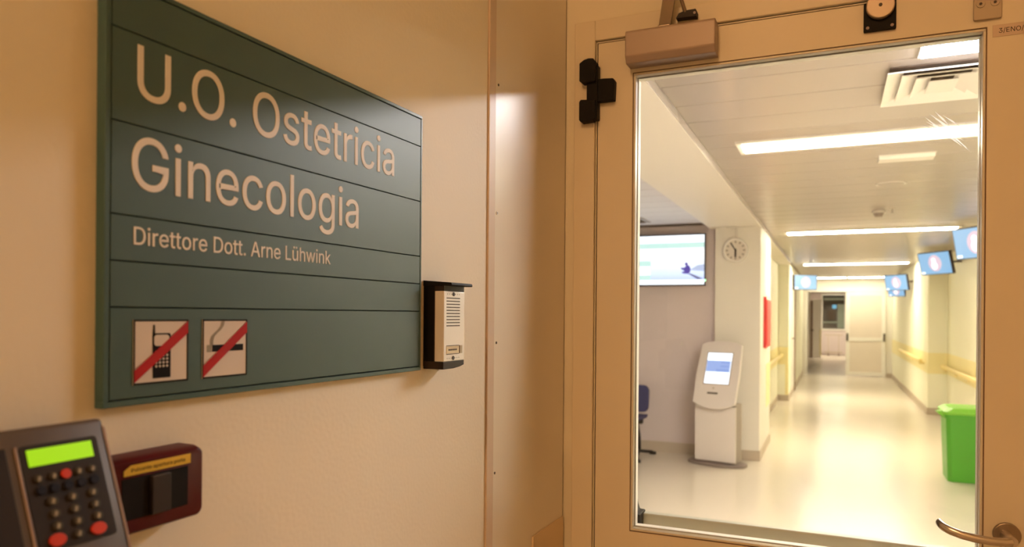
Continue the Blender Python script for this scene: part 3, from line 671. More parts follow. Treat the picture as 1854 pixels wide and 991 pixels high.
# push bar on the far side
pbar = B('push_bar', 'bar', door, -0.4230, 0.2600, 1.762, 1.786, 0.9365, 0.9660, 0.003)
br = MB().prism([(-0.4445, 0.930), (-0.4400, 0.9345), (-0.4230, 0.9345), (-0.4230, 0.969), (-0.4360, 0.970), (-0.4410, 0.985), (-0.4440, 1.010), (-0.4475, 1.010), (-0.4475, 0.930)], 1.7317, 1.790).build('bar_bracket', 'black', pbar, 0.002)

# latch plate and number label at the top right of the leaf
lp = MB().prism(rr(0.2490, 0.2965, 2.0350, 2.0950, 0.004), DY - 0.007, DY).build('latch_plate', 'plategrey', door, 0.0015)
for x in (0.2605, 0.2845):
    s_ = MB().cyl((x, 2.066), 0.0075, DY - 0.0085, DY - 0.007, n=20).build('screw', 'plategrey', lp, 0.0005)
    MB().cyl((x, 2.066), 0.0028, DY - 0.0092, DY - 0.0084, n=6).build('screw_slot', 'slot', s_)
ll = B('number_label', 'paperlabel', door, 0.2820, 0.3560, DY - 0.0012, DY, 2.0000, 2.0232, 0.0003)
lettering('number_print', '3/ENO/0', 0.2920, 0.3400, 2.0070, 0.0090, DY - 0.0013, 'dark', ll, 0.0002)

# door closer
cl = thing('door_closer', (-0.338, DY, 2.030), 0, 'grey box door closer with folding arm above the glass', 'door closer')
def cbox(x0, x1, m, name, par, y0, y1, za, zb, bev):
    return MB().box(x0, x1, y0, y1, za, zb).build(name, m, par, bev, 3)
prof = [(0.0, 0.0), (-0.040, 0.0005), (-0.049, 0.015), (-0.049, 0.070), (-0.046, 0.074), (0.0, 0.074)]
MB().prism(prof, -0.1035, 0.0985, axis='x').build('closer_body', 'closer', cl, 0.0025, 2)
MB().box(-0.0300, -0.0020, -0.0400, -0.0080, 0.0738, 0.0800).build('arm_pivot', 'steel_dark', cl, 0.002)
MB().loft([[(-0.0295 + dx, -0.034 + dy, 0.079 + dz) for dx, dy, dz in ((0, 0, 0), (0.027, 0, 0), (0.027, 0.008, 0), (0, 0.008, 0))],
           [(0.0020 + dx, -0.075 + dy, 0.215 + dz) for dx, dy, dz in ((0, 0, 0), (0.027, 0, 0), (0.027, 0.008, 0), (0, 0.008, 0))]]).build('closer_arm', 'steel_dark', cl)
ft = MB().prism([(0.008, 0.093), (0.014, 0.104), (0.030, 0.108), (0.052, 0.1085), (0.055, 0.102), (0.054, 0.091)], -0.028, -0.008).build('foot_bracket', 'dark', cl, 0.001)
MB().cyl((0.0500, 0.0990), 0.0030, -0.030, -0.028, n=12).build('bracket_screw', 'ridge', ft)
MB().tube([(0.030, -0.020, 0.100), (0.022, -0.045, 0.132), (0.006, -0.070, 0.205)], 0.0042, n=8).build('closer_rod', 'steel_dark', cl, smooth=True)

MB().cyl((0.012, -0.070), 0.012, 0.196, 0.220, axis='z', n=16).build('arm_knuckle', 'steel_dark', cl)

# hold-open magnet
mg = thing('door_magnet', (0.0845, DY, 2.041), 0, 'black square hold-open magnet with round grey disc on the door top', 'magnet')
MB().prism(rr(-0.0305, 0.0295, 0.0, 0.0600, 0.003), -0.008, 0.0).build('magnet_plate', 'black', mg, 0.001)
MB().cyl((0.0, 0.0480), 0.0265, -0.020, -0.008, n=40).build('armature_disc', 'magdisc', mg, 0.002)
MB().cyl((0.0, 0.0480), 0.0035, -0.0210, -0.020, n=14).build('disc_screw', 'slot', mg)
for x in (-0.0230, 0.0220):
    MB().cyl((x, 0.0075), 0.0032, -0.0095, -0.008, n=12).build('screw', 'ridge', mg)

# ================================================================= CORRIDOR SHELL
CZ = 2.40; SZ_ = 2.354
fl = struct(B('floor', 'floor', None, -4.6, 1.66, 1.73, 31.0, -0.06, 0.0), 'shiny pale corridor floor')
XL, XR1, XR2 = -0.668, 1.56, 1.31
# right side
struct(B('wall_right', 'rwall', None, XR1, XR1 + 0.1, 1.78, 12.51, 0, CZ), 'cream corridor wall on the right with yellow band')
wr2 = struct(B('wall_right', 'rwall', None, XR2, XR1 + 0.1, 12.51, 19.70, 0, CZ), 'projecting far right corridor wall with yellow band')
# left side: waiting bay, pillar, recess, long wall
struct(B('wall_bay', 'cwall2', None, -4.6, -1.11, 7.74, 7.84, 0, CZ), 'back wall of the waiting bay below the large screen')
struct(B('wall_bay_side', 'cwall2', None, -4.7, -4.6, 1.70, 7.84, 0, CZ), 'far left wall of the waiting bay')
pl = struct(B('wall_pillar', 'cwall', None, -1.11, XL, 7.68, 8.95, 0, SZ_), 'cream wall pier carrying the clock')
wr = struct(B('wall_recess', 'rwall', None, -0.97, -0.87, 8.95, 13.40, 0, SZ_), 'recessed left corridor wall with yellow band')
w2 = struct(B('wall_corridor_left', 'rwall', None, -0.90, -0.698, 13.40, 19.70, 0, CZ), 'far left corridor wall')
# end wall with opening X -0.585..0.29 and Z 0..2.07
ew = MB().box(1.17, XR1 + 0.1, 19.70, 19.80, 0, CZ).box(-0.90, -0.585, 19.70, 19.80, 0, CZ).box(-0.585, 1.17, 19.70, 19.80, 2.085, CZ)
struct(ew.build('wall_end', 'cwall'), 'end wall of the corridor above the sliding door')
struct(B('wall_far_left', 'cwall', None, -0.90, -0.80, 19.80, 30.55, 0, CZ), 'left wall of the passage beyond the sliding door')
struct(B('wall_far_right', 'cwall', None, 1.60, 1.70, 19.80, 30.55, 0, CZ), 'right wall of the passage beyond the sliding door')
struct(B('wall_far', 'cwall2', None, -0.90, 1.70, 30.55, 30.65, 0, CZ), 'wall with dark window at the far end')

# painted band and skirting
def strip(name, m, par, x0, x1, y0, y1, za, zb):
    return B(name, m, par, x0, x1, y0, y1, za, zb)
WRN = bpy.data.objects['wall_right.001'] if 'wall_right.001' in bpy.data.objects else None
strip('wall_band', 'band', WRN, XR1 - 0.003, XR1, 1.80, 12.505, 0.615, 0.925)
strip('skirting', 'skirt', WRN, XR1 - 0.012, XR1, 1.80, 12.495, 0, 0.10)
strip('wall_band', 'band', wr2, XR2 - 0.003, XR1 - 0.004, 12.507, 12.51, 0.615, 0.925)
strip('wall_band', 'band', wr2, XR2 - 0.003, XR2, 12.51, 19.69, 0.615, 0.925)
strip('skirting', 'skirt', wr2, XR2 - 0.012, XR1 - 0.013, 12.498, 12.51, 0, 0.10)
strip('skirting', 'skirt', wr2, XR2 - 0.012, XR2, 12.51, 19.69, 0, 0.10)
strip('wall_band', 'band', wr, -0.870, -0.867, 8.955, 13.39, 0.630, 0.925)
strip('skirting', 'skirt', wr, -0.870, -0.858, 8.955, 13.38, 0, 0.10)
strip('wall_band', 'band', w2, -0.866, -0.698, 13.397, 13.40, 0.630, 0.925)
strip('corner_guard', 'band', w2, -0.745, -0.694, 13.394, 13.397, 0.10, 0.630)
strip('skirting', 'skirt', w2, -0.857, -0.686, 13.388, 13.40, 0, 0.10)
strip('skirting', 'skirt', w2, -0.698, -0.686, 13.40, 19.69, 0, 0.10)
strip('skirting', 'skirt', pl, -1.10, XL + 0.010, 7.668, 7.68, 0, 0.10)
strip('skirting', 'skirt', pl, XL, XL + 0.010, 7.68, 8.95, 0, 0.10)
strip('corner_guard', 'band', pl, XL, XL + 0.003, 8.45, 8.949, 0.45, 0.925)
BAY = bpy.data.objects['wall_bay']
strip('skirting', 'skirt', BAY, -4.59, -1.112, 7.728, 7.74, 0, 0.11)
strip('skirting', 'skirt', bpy.data.objects['wall_end'], 1.185, XR2 - 0.013, 19.688, 19.70, 0, 0.10)

# ceiling of cross planks, one object each
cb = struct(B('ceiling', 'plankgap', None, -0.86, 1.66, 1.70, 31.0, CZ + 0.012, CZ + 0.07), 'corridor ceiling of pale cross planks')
LAMPS = (4.27, 8.82, 14.15, 19.05)
def plank_mesh(x0, x1, wd):
    return MB().prism([(0.0, 0.0105), (0.0, 0.004), (0.004, 0.0), (wd - 0.010, 0.0), (wd - 0.006, 0.004), (wd - 0.006, 0.0105)], x0, x1, axis='x')
y = 1.81 - 0.0; k = 0
base = None
ys = []
yy = 1.815
while yy < 19.6:
    ys.append(yy); yy += 0.3025
for yy in ys:
    xr = XR1 if yy < 12.3 else XR2
    if base is None or (yy >= 12.3 and base[0] == 1):
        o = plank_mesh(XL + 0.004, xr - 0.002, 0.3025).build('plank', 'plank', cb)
        base = (1 if yy < 12.3 else 2, o)
    else:
        o = base[1].copy(); COL.objects.link(o); o.parent = cb
    o.location = (0, yy, CZ)
# soffit along the left, its edge trims, bay ceiling
so = struct(B('ceiling_soffit', 'soffit', None, -1.165, XL, 1.78, 13.40, SZ_, CZ + 0.05), 'smooth lowered soffit along the left of the corridor')
B('edge_trim', 'alu_trim', so, XL, XL + 0.0035, 1.80, 13.39, SZ_ + 0.004, CZ - 0.001)
B('edge_trim', 'alu_trim', so, -1.1685, -1.165, 1.80, 7.67, SZ_ + 0.002, CZ - 0.001)
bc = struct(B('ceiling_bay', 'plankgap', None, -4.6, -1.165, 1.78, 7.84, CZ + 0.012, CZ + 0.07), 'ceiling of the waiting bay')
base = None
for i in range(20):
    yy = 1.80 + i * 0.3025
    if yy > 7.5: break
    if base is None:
        o = base = plank_mesh(-4.58, -1.170, 0.3025).build('plank', 'bayplank_lit', bc)
    else:
        o = base.copy(); COL.objects.link(o); o.parent = bc
    o.location = (0, yy, CZ)
# ================================================================= CEILING FITTINGS
def strip_light(y, x0, x1, label, split=None):
    t = thing('ceiling_light', ((x0 + x1) / 2, y, CZ), 0, label, 'ceiling light', 'strip lights across the corridor ceiling')
    hw = (x1 - x0) / 2
    f = MB()
    f.box(-hw - 0.03, hw + 0.03, -0.16, -0.115, -0.010, 0).box(-hw - 0.03, hw + 0.03, 0.10, 0.145, -0.010, 0)
    f.box(-hw - 0.03, -hw, -0.115, 0.10, -0.010, 0).box(hw, hw + 0.03, -0.115, 0.10, -0.010, 0)
    f.build('fixture_frame', 'white', t)
    if split is None:
        MB().prism([(-0.115, 0.0), (-0.115, -0.006), (-0.10, -0.014), (0.085, -0.014), (0.10, -0.006), (0.10, 0.0)], -hw, hw, axis='x').build('diffuser', 'tube', t)
    else:
        for a, b in ((-hw, split - 0.03), (split + 0.03, hw)):
            MB().prism([(-0.055, 0.0), (-0.055, -0.006), (-0.045, -0.014), (0.030, -0.014), (0.040, -0.006), (0.040, 0.0)], a, b, axis='x').build('diffuser', 'tube', t)
strip_light(LAMPS[0], -0.465, 1.175, 'nearest bright strip light across the corridor ceiling, by the square vent')
strip_light(LAMPS[1], -0.475, 1.175, 'second strip light along the corridor ceiling, beyond the smoke detector')
strip_light(LAMPS[2], -0.480, 1.175, 'third strip light along the corridor ceiling')
strip_light(LAMPS[3], -0.345, 1.14, 'farthest strip light in two lengths before the end wall', 0.31 - 0.3975)

# lamp added to brighten the passage, kept out of view above the opening
t = thing('ceiling_light', (0.30, 28.5, CZ + 0.01), 0, 'added unseen strip light brightening the passage beyond the sliding door', 'ceiling light')
MB().box(-0.75, 0.75, -0.13, 0.13, -0.03, 0.0).build('fixture_frame', 'white', t)
MB().box(-0.72, 0.72, -0.11, 0.11, -0.04, -0.03).build('diffuser', 'tube', t)

# square four-way air diffuser: nested tapered frames
vt = thing('air_vent', (0.388, 3.34, CZ), 0, 'square white four-way air vent of nested frames in the corridor ceiling', 'air vent')
B('throat', 'ventdark', vt, -0.195, 0.195, -0.230, 0.230, -0.003, 0.010)
def ring(hx0, hy0, z_out, hx1, hy1, z_in, th=0.004):
    o = MB()
    a = [(-hx0, -hy0), (hx0, -hy0), (hx0, hy0), (-hx0, hy0)]; b = [(-hx1, -hy1), (hx1, -hy1), (hx1, hy1), (-hx1, hy1)]
    o.loft([[(x, y, z_out) for x, y in a], [(x, y, z_in) for x, y in b], [(x, y, z_in + th) for x, y in b], [(x, y, z_out + th) for x, y in a], [(x, y, z_out) for x, y in a]], cap=False)
    return o
for hx, hy in ((0.204, 0.238), (0.152, 0.186), (0.100, 0.134)):
    ring(hx, hy, -0.026, hx - 0.060, hy - 0.060, -0.005).build('vent_frame', 'white', vt)
MB().box(-0.050, 0.050, -0.084, 0.084, -0.028, -0.024).build('vent_core', 'white', vt, 0.001)

t = thing('led_panel', (0.76, 2.926, CZ), 0, 'bright white light panel at the top right behind the glass', 'light panel')
B('panel_frame', 'white', t, -0.485, 0.485, -0.09, 0.09, -0.006, 0.0)
B('panel_diffuser', 'ledpanel', t, -0.475, 0.475, -0.080, 0.080, -0.010, -0.006)

t = thing('emergency_light', (0.385, 4.83, CZ), 0, 'slim unlit white emergency light bar behind the nearest strip light', 'emergency light')
MB().prism([(-0.07, 0.0), (-0.055, -0.024), (0.055, -0.024), (0.07, 0.0)], -0.145, 0.145, axis='x').build('light_cover', 'white', t, 0.003)
B('light_base', 'offwhite', t, -0.150, 0.150, -0.075, 0.075, -0.004, 0.0)

t = thing('smoke_detector', (0.366, 7.25, CZ), 0, 'small white smoke detector on the corridor ceiling', 'smoke detector')
MB().cyl((0, 0), 0.055, -0.020, 0.0, axis='z', n=28).build('detector_base', 'offwhite', t)
MB().cyl((0, 0), 0.030, -0.052, -0.020, axis='z', n=24, r2=0.046).build('detector_head', 'kioskside', t)
t = thing('sprinkler_head', (0.465, 7.10, CZ), 0, 'tiny sprinkler nozzle beside the smoke detector', 'sprinkler')
MB().cyl((0, 0), 0.024, -0.004, 0.0, axis='z', n=18).build('sprinkler_plate', 'offwhite', t)
MB().cyl((0, 0), 0.006, -0.040, -0.004, axis='z', n=10).build('sprinkler_stem', 'steel', t)
MB().cyl((0, 0), 0.014, -0.043, -0.040, axis='z', n=14).build('deflector', 'steel', t)
t = thing('ceiling_speaker', (0.370, 5.80, CZ), 0, 'flat round white loudspeaker grille on the corridor ceiling', 'loudspeaker')
MB().cyl((0, 0), 0.098, -0.005, 0.0, axis='z', n=40).build('speaker_rim', 'white', t, 0.001)
MB().cyl((0, 0), 0.084, -0.007, -0.005, axis='z', n=40).build('speaker_grille', 'plank', t)

t = thing('air_vent', (-1.93, 7.12, CZ), 0, 'grey louvred vent in the bay ceiling above the large screen', 'air vent')
B('throat', 'ventdark', t, -0.22, 0.22, -0.16, 0.16, -0.002, 0.008)
ring(0.24, 0.19, -0.005, 0.20, 0.15, -0.010).build('vent_frame', 'kioskside', t)
for i in range(6):
    MB().box(-0.20, 0.20, -0.012, 0.012, -0.002, 0.0, Matrix.Translation((0, -0.125 + i * 0.05, -0.008)) @ Matrix.Rotation(0.6, 4, 'X')).build('louvre', 'kioskside', t)

# ================================================================= LARGE BAY SCREEN
tv = thing('wall_screen', (-1.685, 7.74, 1.765), 0, 'large lit wall screen showing a seated figure by water', 'screen')
HWd, HH = 0.480, 0.541
B('wall_mount', 'bezel', tv, -0.18, 0.18, -0.040, 0.0, 0.14, 0.40)
MB().box(-HWd, HWd, -0.085, -0.040, 0.0, HH).build('casing', 'bezel', tv, 0.004)
sc_ = B('display', 's_sky', tv, -HWd + 0.012, HWd - 0.012, -0.0865, -0.0845, 0.014, HH - 0.014)
def L(name, m, pts, k):
    MB().prism(pts, -0.0865 - 0.0006 * k, -0.0865 - 0.0006 * (k - 1), 'y').build(name, m, sc_)
def rect(x0, x1, z0_, z1_): return [(x0, z0_), (x1, z0_), (x1, z1_), (x0, z1_)]
X0, X1 = -HWd + 0.012, HWd - 0.012
L('picture_bar', 's_white', rect(X0, X1, 0.450, HH - 0.014), 1)
L('picture_bar', 's_mint', rect(X0, X1, 0.395, 0.450), 1)
L('picture_bar', 's_white', rect(X0, X1, 0.014, 0.062), 1)
L('picture_card', 's_mint', rect(X0, -0.086, 0.062, 0.265), 1)
L('picture_card', 's_white', rect(X0, -0.090, 0.115, 0.208), 2)
L('picture_water', 's_haze', [(0.32, 0.162), (X1, 0.150), (X1, 0.222), (0.40, 0.212)], 1)
L('picture_figure', 's_violet', [(0.262, 0.126), (0.312, 0.124), (0.326, 0.145), (0.330, 0.175), (0.320, 0.203), (0.300, 0.216), (0.302, 0.230), (0.293, 0.241), (0.280, 0.241), (0.272, 0.231), (0.274, 0.216), (0.284, 0.208), (0.270, 0.192), (0.255, 0.186), (0.238, 0.192), (0.230, 0.182), (0.240, 0.168), (0.262, 0.160), (0.266, 0.148), (0.246, 0.148), (0.240, 0.136)], 2)
L('picture_shadow', 's_dim', [(0.305, 0.124), (0.330, 0.128), (0.462, 0.070), (0.400, 0.066)], 1)
MB().cyl((HWd - 0.004, 0.055), 0.010, -0.0895, -0.085, n=14).build('power_light', emat('power_led', (0.4, 1.0, 0.5), 3.0), tv)

# ================================================================= CLOCK
ck = thing('wall_clock', (-0.905, 7.68, 2.118), 0, 'round white wall clock on the cream pier', 'clock')
MB().loft([[(r * math.cos(2 * PI * i / 40), y_, r * math.sin(2 * PI * i / 40)) for i in range(40)]
           for r, y_ in ((0.118, 0.0), (0.124, -0.020), (0.124, -0.050), (0.118, -0.058), (0.106, -0.058), (0.103, -0.050))]).build('clock_case', 'white', ck, smooth=True)
MB().cyl((0, 0), 0.104, -0.0515, -0.049, n=40).build('clock_face', 'clockface', ck)
for i in range(12):
    a = 2 * PI * i / 12
    mm = Matrix.Rotation(a, 4, 'Y') @ Matrix.Translation((0, 0, 0.084))
    MB().box(-0.006, 0.006, -0.053, -0.0513, -0.010, 0.010, mm).build('hour_mark', 'clockmark', ck)
for nm, a, ln, wd_ in (('minute_hand', R(-32), 0.086, 0.006), ('hour_hand', R(180), 0.070, 0.009)):
    MB().box(-wd_, wd_, -0.0550, -0.0535, -0.015, ln, Matrix.Rotation(a, 4, 'Y')).build(nm, 'black', ck)
MB().box(-0.014, 0.014, -0.012, 0.0, 0.120, 0.232).build('cable_duct', 'offwhite', ck, 0.002)

# ================================================================= INFORMATION KIOSK
KR = -R(12)
ks = thing('information_kiosk', (-1.030, 7.30, 0.0), KR, 'white ticket kiosk with leaning lit screen head beside the pier', 'kiosk')
pts = []
for i in range(32):
    a = 2 * PI * i / 32
    pts.append((0.285 * max(-1, min(1, 1.05 * math.cos(a))), 0.03 + 0.155 * math.sin(a)))
MB().prism(pts, 0.0, 0.028, axis='z').build('foot_plate', 'kioskbase', ks, 0.004)
B('column', 'kioskside', ks, -0.190, 0.195, -0.020, 0.150, 0.028, 0.600, 0.004)
B('front_cover', 'kiosk', ks, -0.205, 0.200, -0.040, -0.020, 0.040, 0.575, 0.003)
LEAN = R(22.5)
HM = Matrix.Translation((0.0, -0.085, 0.575)) @ Matrix.Rotation(-LEAN, 4, 'X')
HP = [(-0.150, -0.030), (-0.075, -0.052), (0.0, -0.058), (0.075, -0.052), (0.150, -0.030), (0.208, 0.0), (0.214, 0.30), (0.200, 0.600), (0.150, 0.622), (0.06, 0.640), (-0.06, 0.640), (-0.150, 0.622), (-0.200, 0.600), (-0.214, 0.30), (-0.208, 0.0)]
hd_ = MB().prism([(a, b + 0.03) for a, b in HP], -0.028, 0.010, mx=HM).build('head_panel', 'kiosk', ks, 0.004)
MB().prism([(-0.185, 0.03), (0.185, 0.03), (0.178, 0.61), (-0.178, 0.61)], 0.010, 0.075, mx=HM).build('head_back', 'kioskside', ks, 0.003)
MB().prism(rect(-0.130, 0.130, 0.215, 0.550), -0.0305, -0.0275, mx=HM).build('screen_bezel', 'kioskside', hd_)
ds_ = MB().prism(rect(-0.122, 0.122, 0.223, 0.542), -0.0320, -0.0300, mx=HM).build('display', 's_white', ks)
MB().prism(rect(-0.120, 0.115, 0.345, 0.460), -0.0328, -0.0318, mx=HM).build('picture_band', 's_band', ds_)
for a, b, c, d in ((0.02, 0.105, 0.435, 0.452), (0.02, 0.105, 0.395, 0.412), (-0.02, 0.105, 0.350, 0.372)):
    MB().prism(rect(a, b, c, d), -0.0334, -0.0326, mx=HM).build('picture_line', 's_bandd', ds_)
MB().prism(rect(-0.075, 0.030, 0.118, 0.136), -0.0296, -0.0275, mx=HM).build('ticket_slot', 'slot', ks)
MB().prism(circle(-0.020, 0.178, 0.010, 14), -0.0290, -0.0275, mx=HM).build('sensor_dot', 'skirt', ks)

# ================================================================= WAITING BENCH
bn = thing('waiting_bench', (-1.995, 7.40, 0.0), 0, 'dark blue waiting seats on black legs below the large screen', 'bench')
for i in range(2):
    cx_ = -i * 0.52
    st = MB()
    st.loft([[(cx_ - 0.235, y_, z_ - 0.03), (cx_ + 0.235, y_, z_ - 0.03), (cx_ + 0.245, y_, z_), (cx_ - 0.245, y_, z_)]
             for y_, z_ in ((-0.36, 0.405), (-0.33, 0.430), (-0.10, 0.425), (0.06, 0.420), (0.10, 0.425))])
    st.build('seat', 'blue', bn, 0.008)
    bk = MB()
    for_y = lambda z_: 0.09 + (z_ - 0.42) * 0.16
    bk.prism([(cx_ + a, b) for a, b in rr(-0.245, 0.245, 0.445, 0.725, 0.06)], -0.018, 0.018, mx=Matrix.Translation((0, 0.09, 0)) @ Matrix.Translation((0, 0, 0.42)) @ Matrix.Rotation(-0.16, 4, 'X') @ Matrix.Translation((0, 0, -0.42)))
    bk.build('backrest', 'blue', bn, 0.006)
    for sx in (-0.12, 0.12):
        MB().tube([(cx_ + sx, -0.05, 0.385), (cx_ + sx, 0.10, 0.390), (cx_ + sx, 0.125, 0.42), (cx_ + sx, 0.150, 0.56)], 0.012, n=8).build('back_bracket', 'black', bn, smooth=True)
B('beam', 'black', bn, -0.80, 0.225, -0.09, -0.03, 0.345, 0.390, 0.004)
for x in (0.160, -0.72):
    lg = MB().tube([(x, 0.04, 0.045), (x, 0.02, 0.20), (x, -0.055, 0.350)], 0.026, n=10).build('leg', 'black', bn, smooth=True)
    MB().tube([(x + 0.08, -0.335, 0.016), (x + 0.04, -0.20, 0.032), (x, 0.04, 0.050), (x + 0.06, 0.12, 0.034), (x + 0.11, 0.185, 0.022)], 0.020, 0.016, n=10).build('foot_bar', 'black', lg, smooth=True)
    MB().cyl((x + 0.115, 0.185), 0.036, 0.0, 0.024, axis='z', n=18).build('foot_pad', 'black', lg)
    MB().cyl((x + 0.08, -0.325), 0.030, 0.0, 0.022, axis='z', n=18).build('foot_pad', 'black', lg)

# ================================================================= RED HOSE CABINET
rc = thing('fire_cabinet', (XL, 8.37, 1.12), PI / 2, 'red fire cabinet on the corridor side of the pier', 'fire cabinet')
B('cabinet_box', 'hydrant', rc, -0.30, 0.30, -0.028, 0.0, 0.0, 0.54, 0.004)
B('cabinet_door', 'hydrant', rc, -0.275, 0.20, -0.036, -0.028, 0.03, 0.51, 0.003)
B('door_gap', 'brown', rc, 0.205, 0.225, -0.031, -0.028, 0.03, 0.51)
B('header_strip', 's_pink' if False else 'white', rc, -0.28, 0.28, -0.030, -0.028, 0.512, 0.535)

# ================================================================= CORRIDOR SCREENS
def info_screen(loc, yaw, tilt, wid, label, side):
    t = thing('information_screen', loc, -yaw, label, 'screen', 'tilted information screens along the corridor')
    h_ = wid * 0.5625
    TM = Matrix.Rotation(tilt, 4, 'X')
    MB().box(-wid / 2, wid / 2, 0.0, 0.045, -h_ / 2, h_ / 2, TM).build('casing', 'bezel', t, 0.003)
    e_ = 0.010
    d = MB().prism(rect(-wid / 2 + e_, wid / 2 - e_, -h_ / 2 + e_, h_ / 2 - e_), -0.0015, 0.0005, mx=TM).build('display', 's_blue', t)
    MB().prism(circle(0.005, 0.002, h_ * 0.36, 32), -0.0025, -0.0013, mx=TM).build('picture_disc', 's_pink', d)
    fig = MB()
    fig.prism(circle(-0.010, h_ * 0.13, h_ * 0.115, 20), -0.0035, -0.0023, mx=TM)
    fig.prism(circle(-0.008, -h_ * 0.10, h_ * 0.175, 24, 0.95), -0.0036, -0.0023, mx=TM)
    fig.build('picture_figure', 's_white', d)
    MB().prism(rect(-wid / 2 + 0.02, -wid / 2 + 0.085, -h_ / 2 + 0.018, -h_ / 2 + 0.045), -0.0025, -0.0013, mx=TM).build('picture_tag', 's_white', d)
    # wall arm: from the casing back to the wall at local direction
    wx = side
    inv = Matrix.Rotation(yaw, 4, 'Z')
    a = Vector((0, 0.045, 0)); b = inv @ Vector((wx - loc[0], 0.0, 0.02))
    if b.length > 0.02:
        MB().tube([a, (a + b) / 2 + Vector((0, 0, 0.01)), b], 0.014, n=8).build('wall_arm', 'bezel', t)
    return t
info_screen((1.255, 8.21, 2.180), 0.99, 0.20, 0.55, 'nearest blue information screen at the right edge of the glass', XR1)
info_screen((1.245, 11.22, 2.183), 0.95, 0.243, 0.55, 'second blue information screen on the right corridor wall', XR1)
info_screen((1.040, 14.85, 2.083), 0.87, 0.20, 0.515, 'small third blue information screen on the right, above a fourth', XR2)
info_screen((1.150, 16.40, 1.985), 0.87, 0.20, 0.42, 'farthest blue information screen, half hidden under the third', XR2)
info_screen((-0.469, 14.60, 2.094), -0.70, 0.0, 0.50, 'blue information screen on the left corridor wall', -0.698)

# ================================================================= HANDRAILS
def handrail(x, y0, y1, z, side, label):
    t = thing('handrail', (x, y0, z), 0, label, 'handrail', 'yellow corridor handrails')
    ln = y1 - y0; out = 0.075 * side
    MB().prism([(out + a, b) for a, b in rr(-0.024, 0.024, -0.030, 0.030, 0.018)], 0.0, ln, axis='y').build('grip', 'rail', t, smooth=True)
    n = max(2, int(ln / 0.9))
    for i in range(n):
        yy = 0.25 + i * (ln - 0.5) / (n - 1)
        b = MB().box(min(0, out), max(0, out), yy - 0.02, yy + 0.02, -0.055, -0.028)
        b.build('bracket', 'rail', t, 0.003)
handrail(XR1, 2.2, 12.42, 0.735, -1, 'long yellow handrail on the near right corridor wall above the green bin')
handrail(XR2, 12.70, 16.6, 0.790, -1, 'yellow handrail on the far right corridor wall')
handrail(-0.870, 9.1, 13.25, 0.785, 1, 'yellow handrail in the left corridor recess')

# ================================================================= GREEN BIN
gb = thing('waste_bin', (1.175, 7.64, 0.0), 0, 'bright green plastic waste bin at the right edge of the glass', 'bin')
def rct(hx, hy, z_, c_=0.03):
    return [(-hx + c_, -hy, z_), (hx - c_, -hy, z_), (hx, -hy + c_, z_), (hx, hy - c_, z_), (hx - c_, hy, z_), (-hx + c_, hy, z_), (-hx, hy - c_, z_), (-hx, -hy + c_, z_)]
MB().loft([rct(0.232, 0.188, 0.0), rct(0.250, 0.205, 0.545), rct(0.250, 0.205, 0.595)]).build('bin_body', 'binbody', gb, 0.004)
MB().loft([rct(0.262, 0.217, 0.560), rct(0.264, 0.219, 0.596)]).build('bin_rim', 'binbody', gb, 0.004)
MB().loft([rct(0.272, 0.228, 0.597), rct(0.274, 0.230, 0.622), rct(0.225, 0.190, 0.652), rct(0.14, 0.12, 0.660)]).build('bin_lid', 'binlid', gb, 0.004)
for sx in (-1, 1):
    MB().prism([(sx * 0.262, 0.560), (sx * 0.300, 0.590), (sx * 0.325, 0.615), (sx * 0.262, 0.626)], -0.16, -0.06).build('lid_lug', 'binlid', gb, 0.003)

# ================================================================= FAR DOOR, WINDOW AND PASSAGE
fd = MB()
FX0, FX1, FY = 0.295, 1.165, 19.66
fd.box(FX0, FX0 + 0.085, FY, FY + 0.04, 0.02, 2.07).box(FX1 - 0.085, FX1, FY, FY + 0.04, 0.02, 2.07)
fd.box(FX0 + 0.085, FX1 - 0.085, FY, FY + 0.04, 0.02, 0.115).box(FX0 + 0.085, FX1 - 0.085, FY, FY + 0.04, 0.865, 0.955).box(FX0 + 0.085, FX1 - 0.085, FY, FY + 0.04, 1.975, 2.07)
d2 = struct(fd.build('door_2', 'white', None, 0.004), 'white sliding door with two pale panels at the corridor end')
B('upper_panel', 'panel_grey', d2, FX0 + 0.085, FX1 - 0.085, FY + 0.012, FY + 0.028, 0.955, 1.975)
B('lower_panel', 'panel_grey', d2, FX0 + 0.085, FX1 - 0.085, FY + 0.012, FY + 0.028, 0.115, 0.865)
for x in (FX0 + 0.03, FX1 - 0.03):
    MB().box(x - 0.022, x + 0.022, FY - 0.025, FY, 0.87, 1.06).build('pull_handle', 'slot', d2, 0.006)
B('door_track', 'white', d2, -0.60, 1.185, FY - 0.005, FY + 0.035, 2.075, 2.14)
fr2 = struct(MB().box(-0.64, -0.585, 19.68, 19.82, 0, 2.085).box(-0.585, 1.20, 19.68, 19.70, 2.14, 2.19).build('trim_2', 'white', None), 'white frame of the end opening')

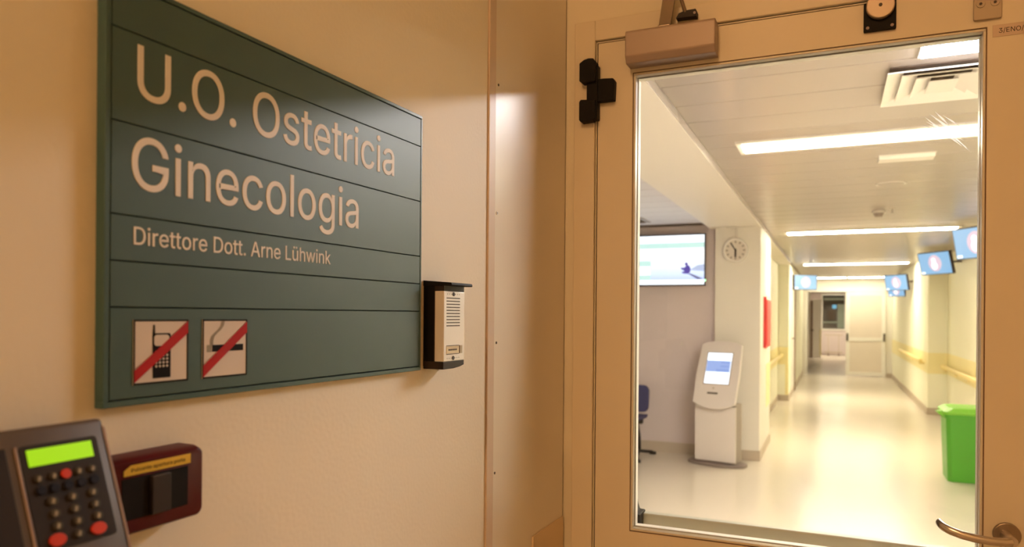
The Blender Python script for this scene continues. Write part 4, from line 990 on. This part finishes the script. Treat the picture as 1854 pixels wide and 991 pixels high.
dl = struct(MB().box(-0.698, -0.690, 14.25, 15.35, 0.0, 2.08).build('door_3', 'white', None), 'white side door in the left corridor wall')
B('door_edge', 'brown', dl, -0.698, -0.672, 15.36, 15.50, 0.0, 2.10)
MB().tube([(-0.69, 14.42, 1.05), (-0.65, 14.42, 1.05), (-0.65, 14.52, 1.05)], 0.010, n=8).build('door_handle', 'steel_dark', dl)
d4 = struct(MB().box(-0.66, -0.37, 27.90, 27.94, 0.01, 2.08).build('door_4', 'white', None), 'white door standing open in the far passage')
B('door_edge', 'brown', d4, -0.725, -0.660, 27.88, 27.95, 0.01, 2.03)
B('wall_stub', 'cwall', d4, -0.80, -0.725, 27.86, 27.96, 0.0, 2.39)
MB().box(-0.73, -0.62, 27.82, 27.86, 0.96, 1.00).build('door_handle', 'slot', d4)
B('guard_band', 'band', d4, -0.42, -0.37, 27.893, 27.90, 0.10, 1.02)

wn = MB().box(-0.42, 0.46, 30.49, 30.55, 0.93, 1.00).box(-0.42, 0.46, 30.49, 30.55, 2.31, 2.36).box(-0.42, -0.37, 30.49, 30.55, 1.00, 2.31).box(0.41, 0.46, 30.49, 30.55, 1.00, 2.31)
wn = struct(wn.build('window_1', 'white', None), 'dark night window at the far end')
B('glass_pane', 'nightglass', wn, -0.37, 0.41, 30.52, 30.54, 1.00, 2.31)
B('drawn_curtain', 'curtain', wn, 0.16, 0.40, 30.505, 30.52, 1.03, 1.95)
B('window_bar', 'curtain', wn, -0.36, 0.15, 30.505, 30.52, 1.22, 1.28)
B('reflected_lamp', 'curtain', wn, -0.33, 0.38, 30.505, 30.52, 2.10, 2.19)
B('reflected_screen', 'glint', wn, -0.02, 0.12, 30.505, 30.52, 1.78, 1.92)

tr = thing('trolley', (0.02, 29.9, 0.0), 0, 'low pale trolley on dark castors below the far window', 'trolley')
for x in (-0.17, 0.19):
    MB().tube([(x, 0, 0.08), (x, 0, 0.78)], 0.014, n=8).build('upright', 'skirt', tr)
    MB().cyl((0.0, 0.045), 0.045, x - 0.020, x + 0.020, axis='x', n=16).build('castor', 'brown', tr)
MB().box(-0.30, 0.32, -0.02, 0.02, 0.10, 0.14).build('lower_shelf', 'skirt', tr)
MB().box(-0.30, 0.32, -0.02, 0.02, 0.76, 0.80).build('top_rail', 'skirt', tr)
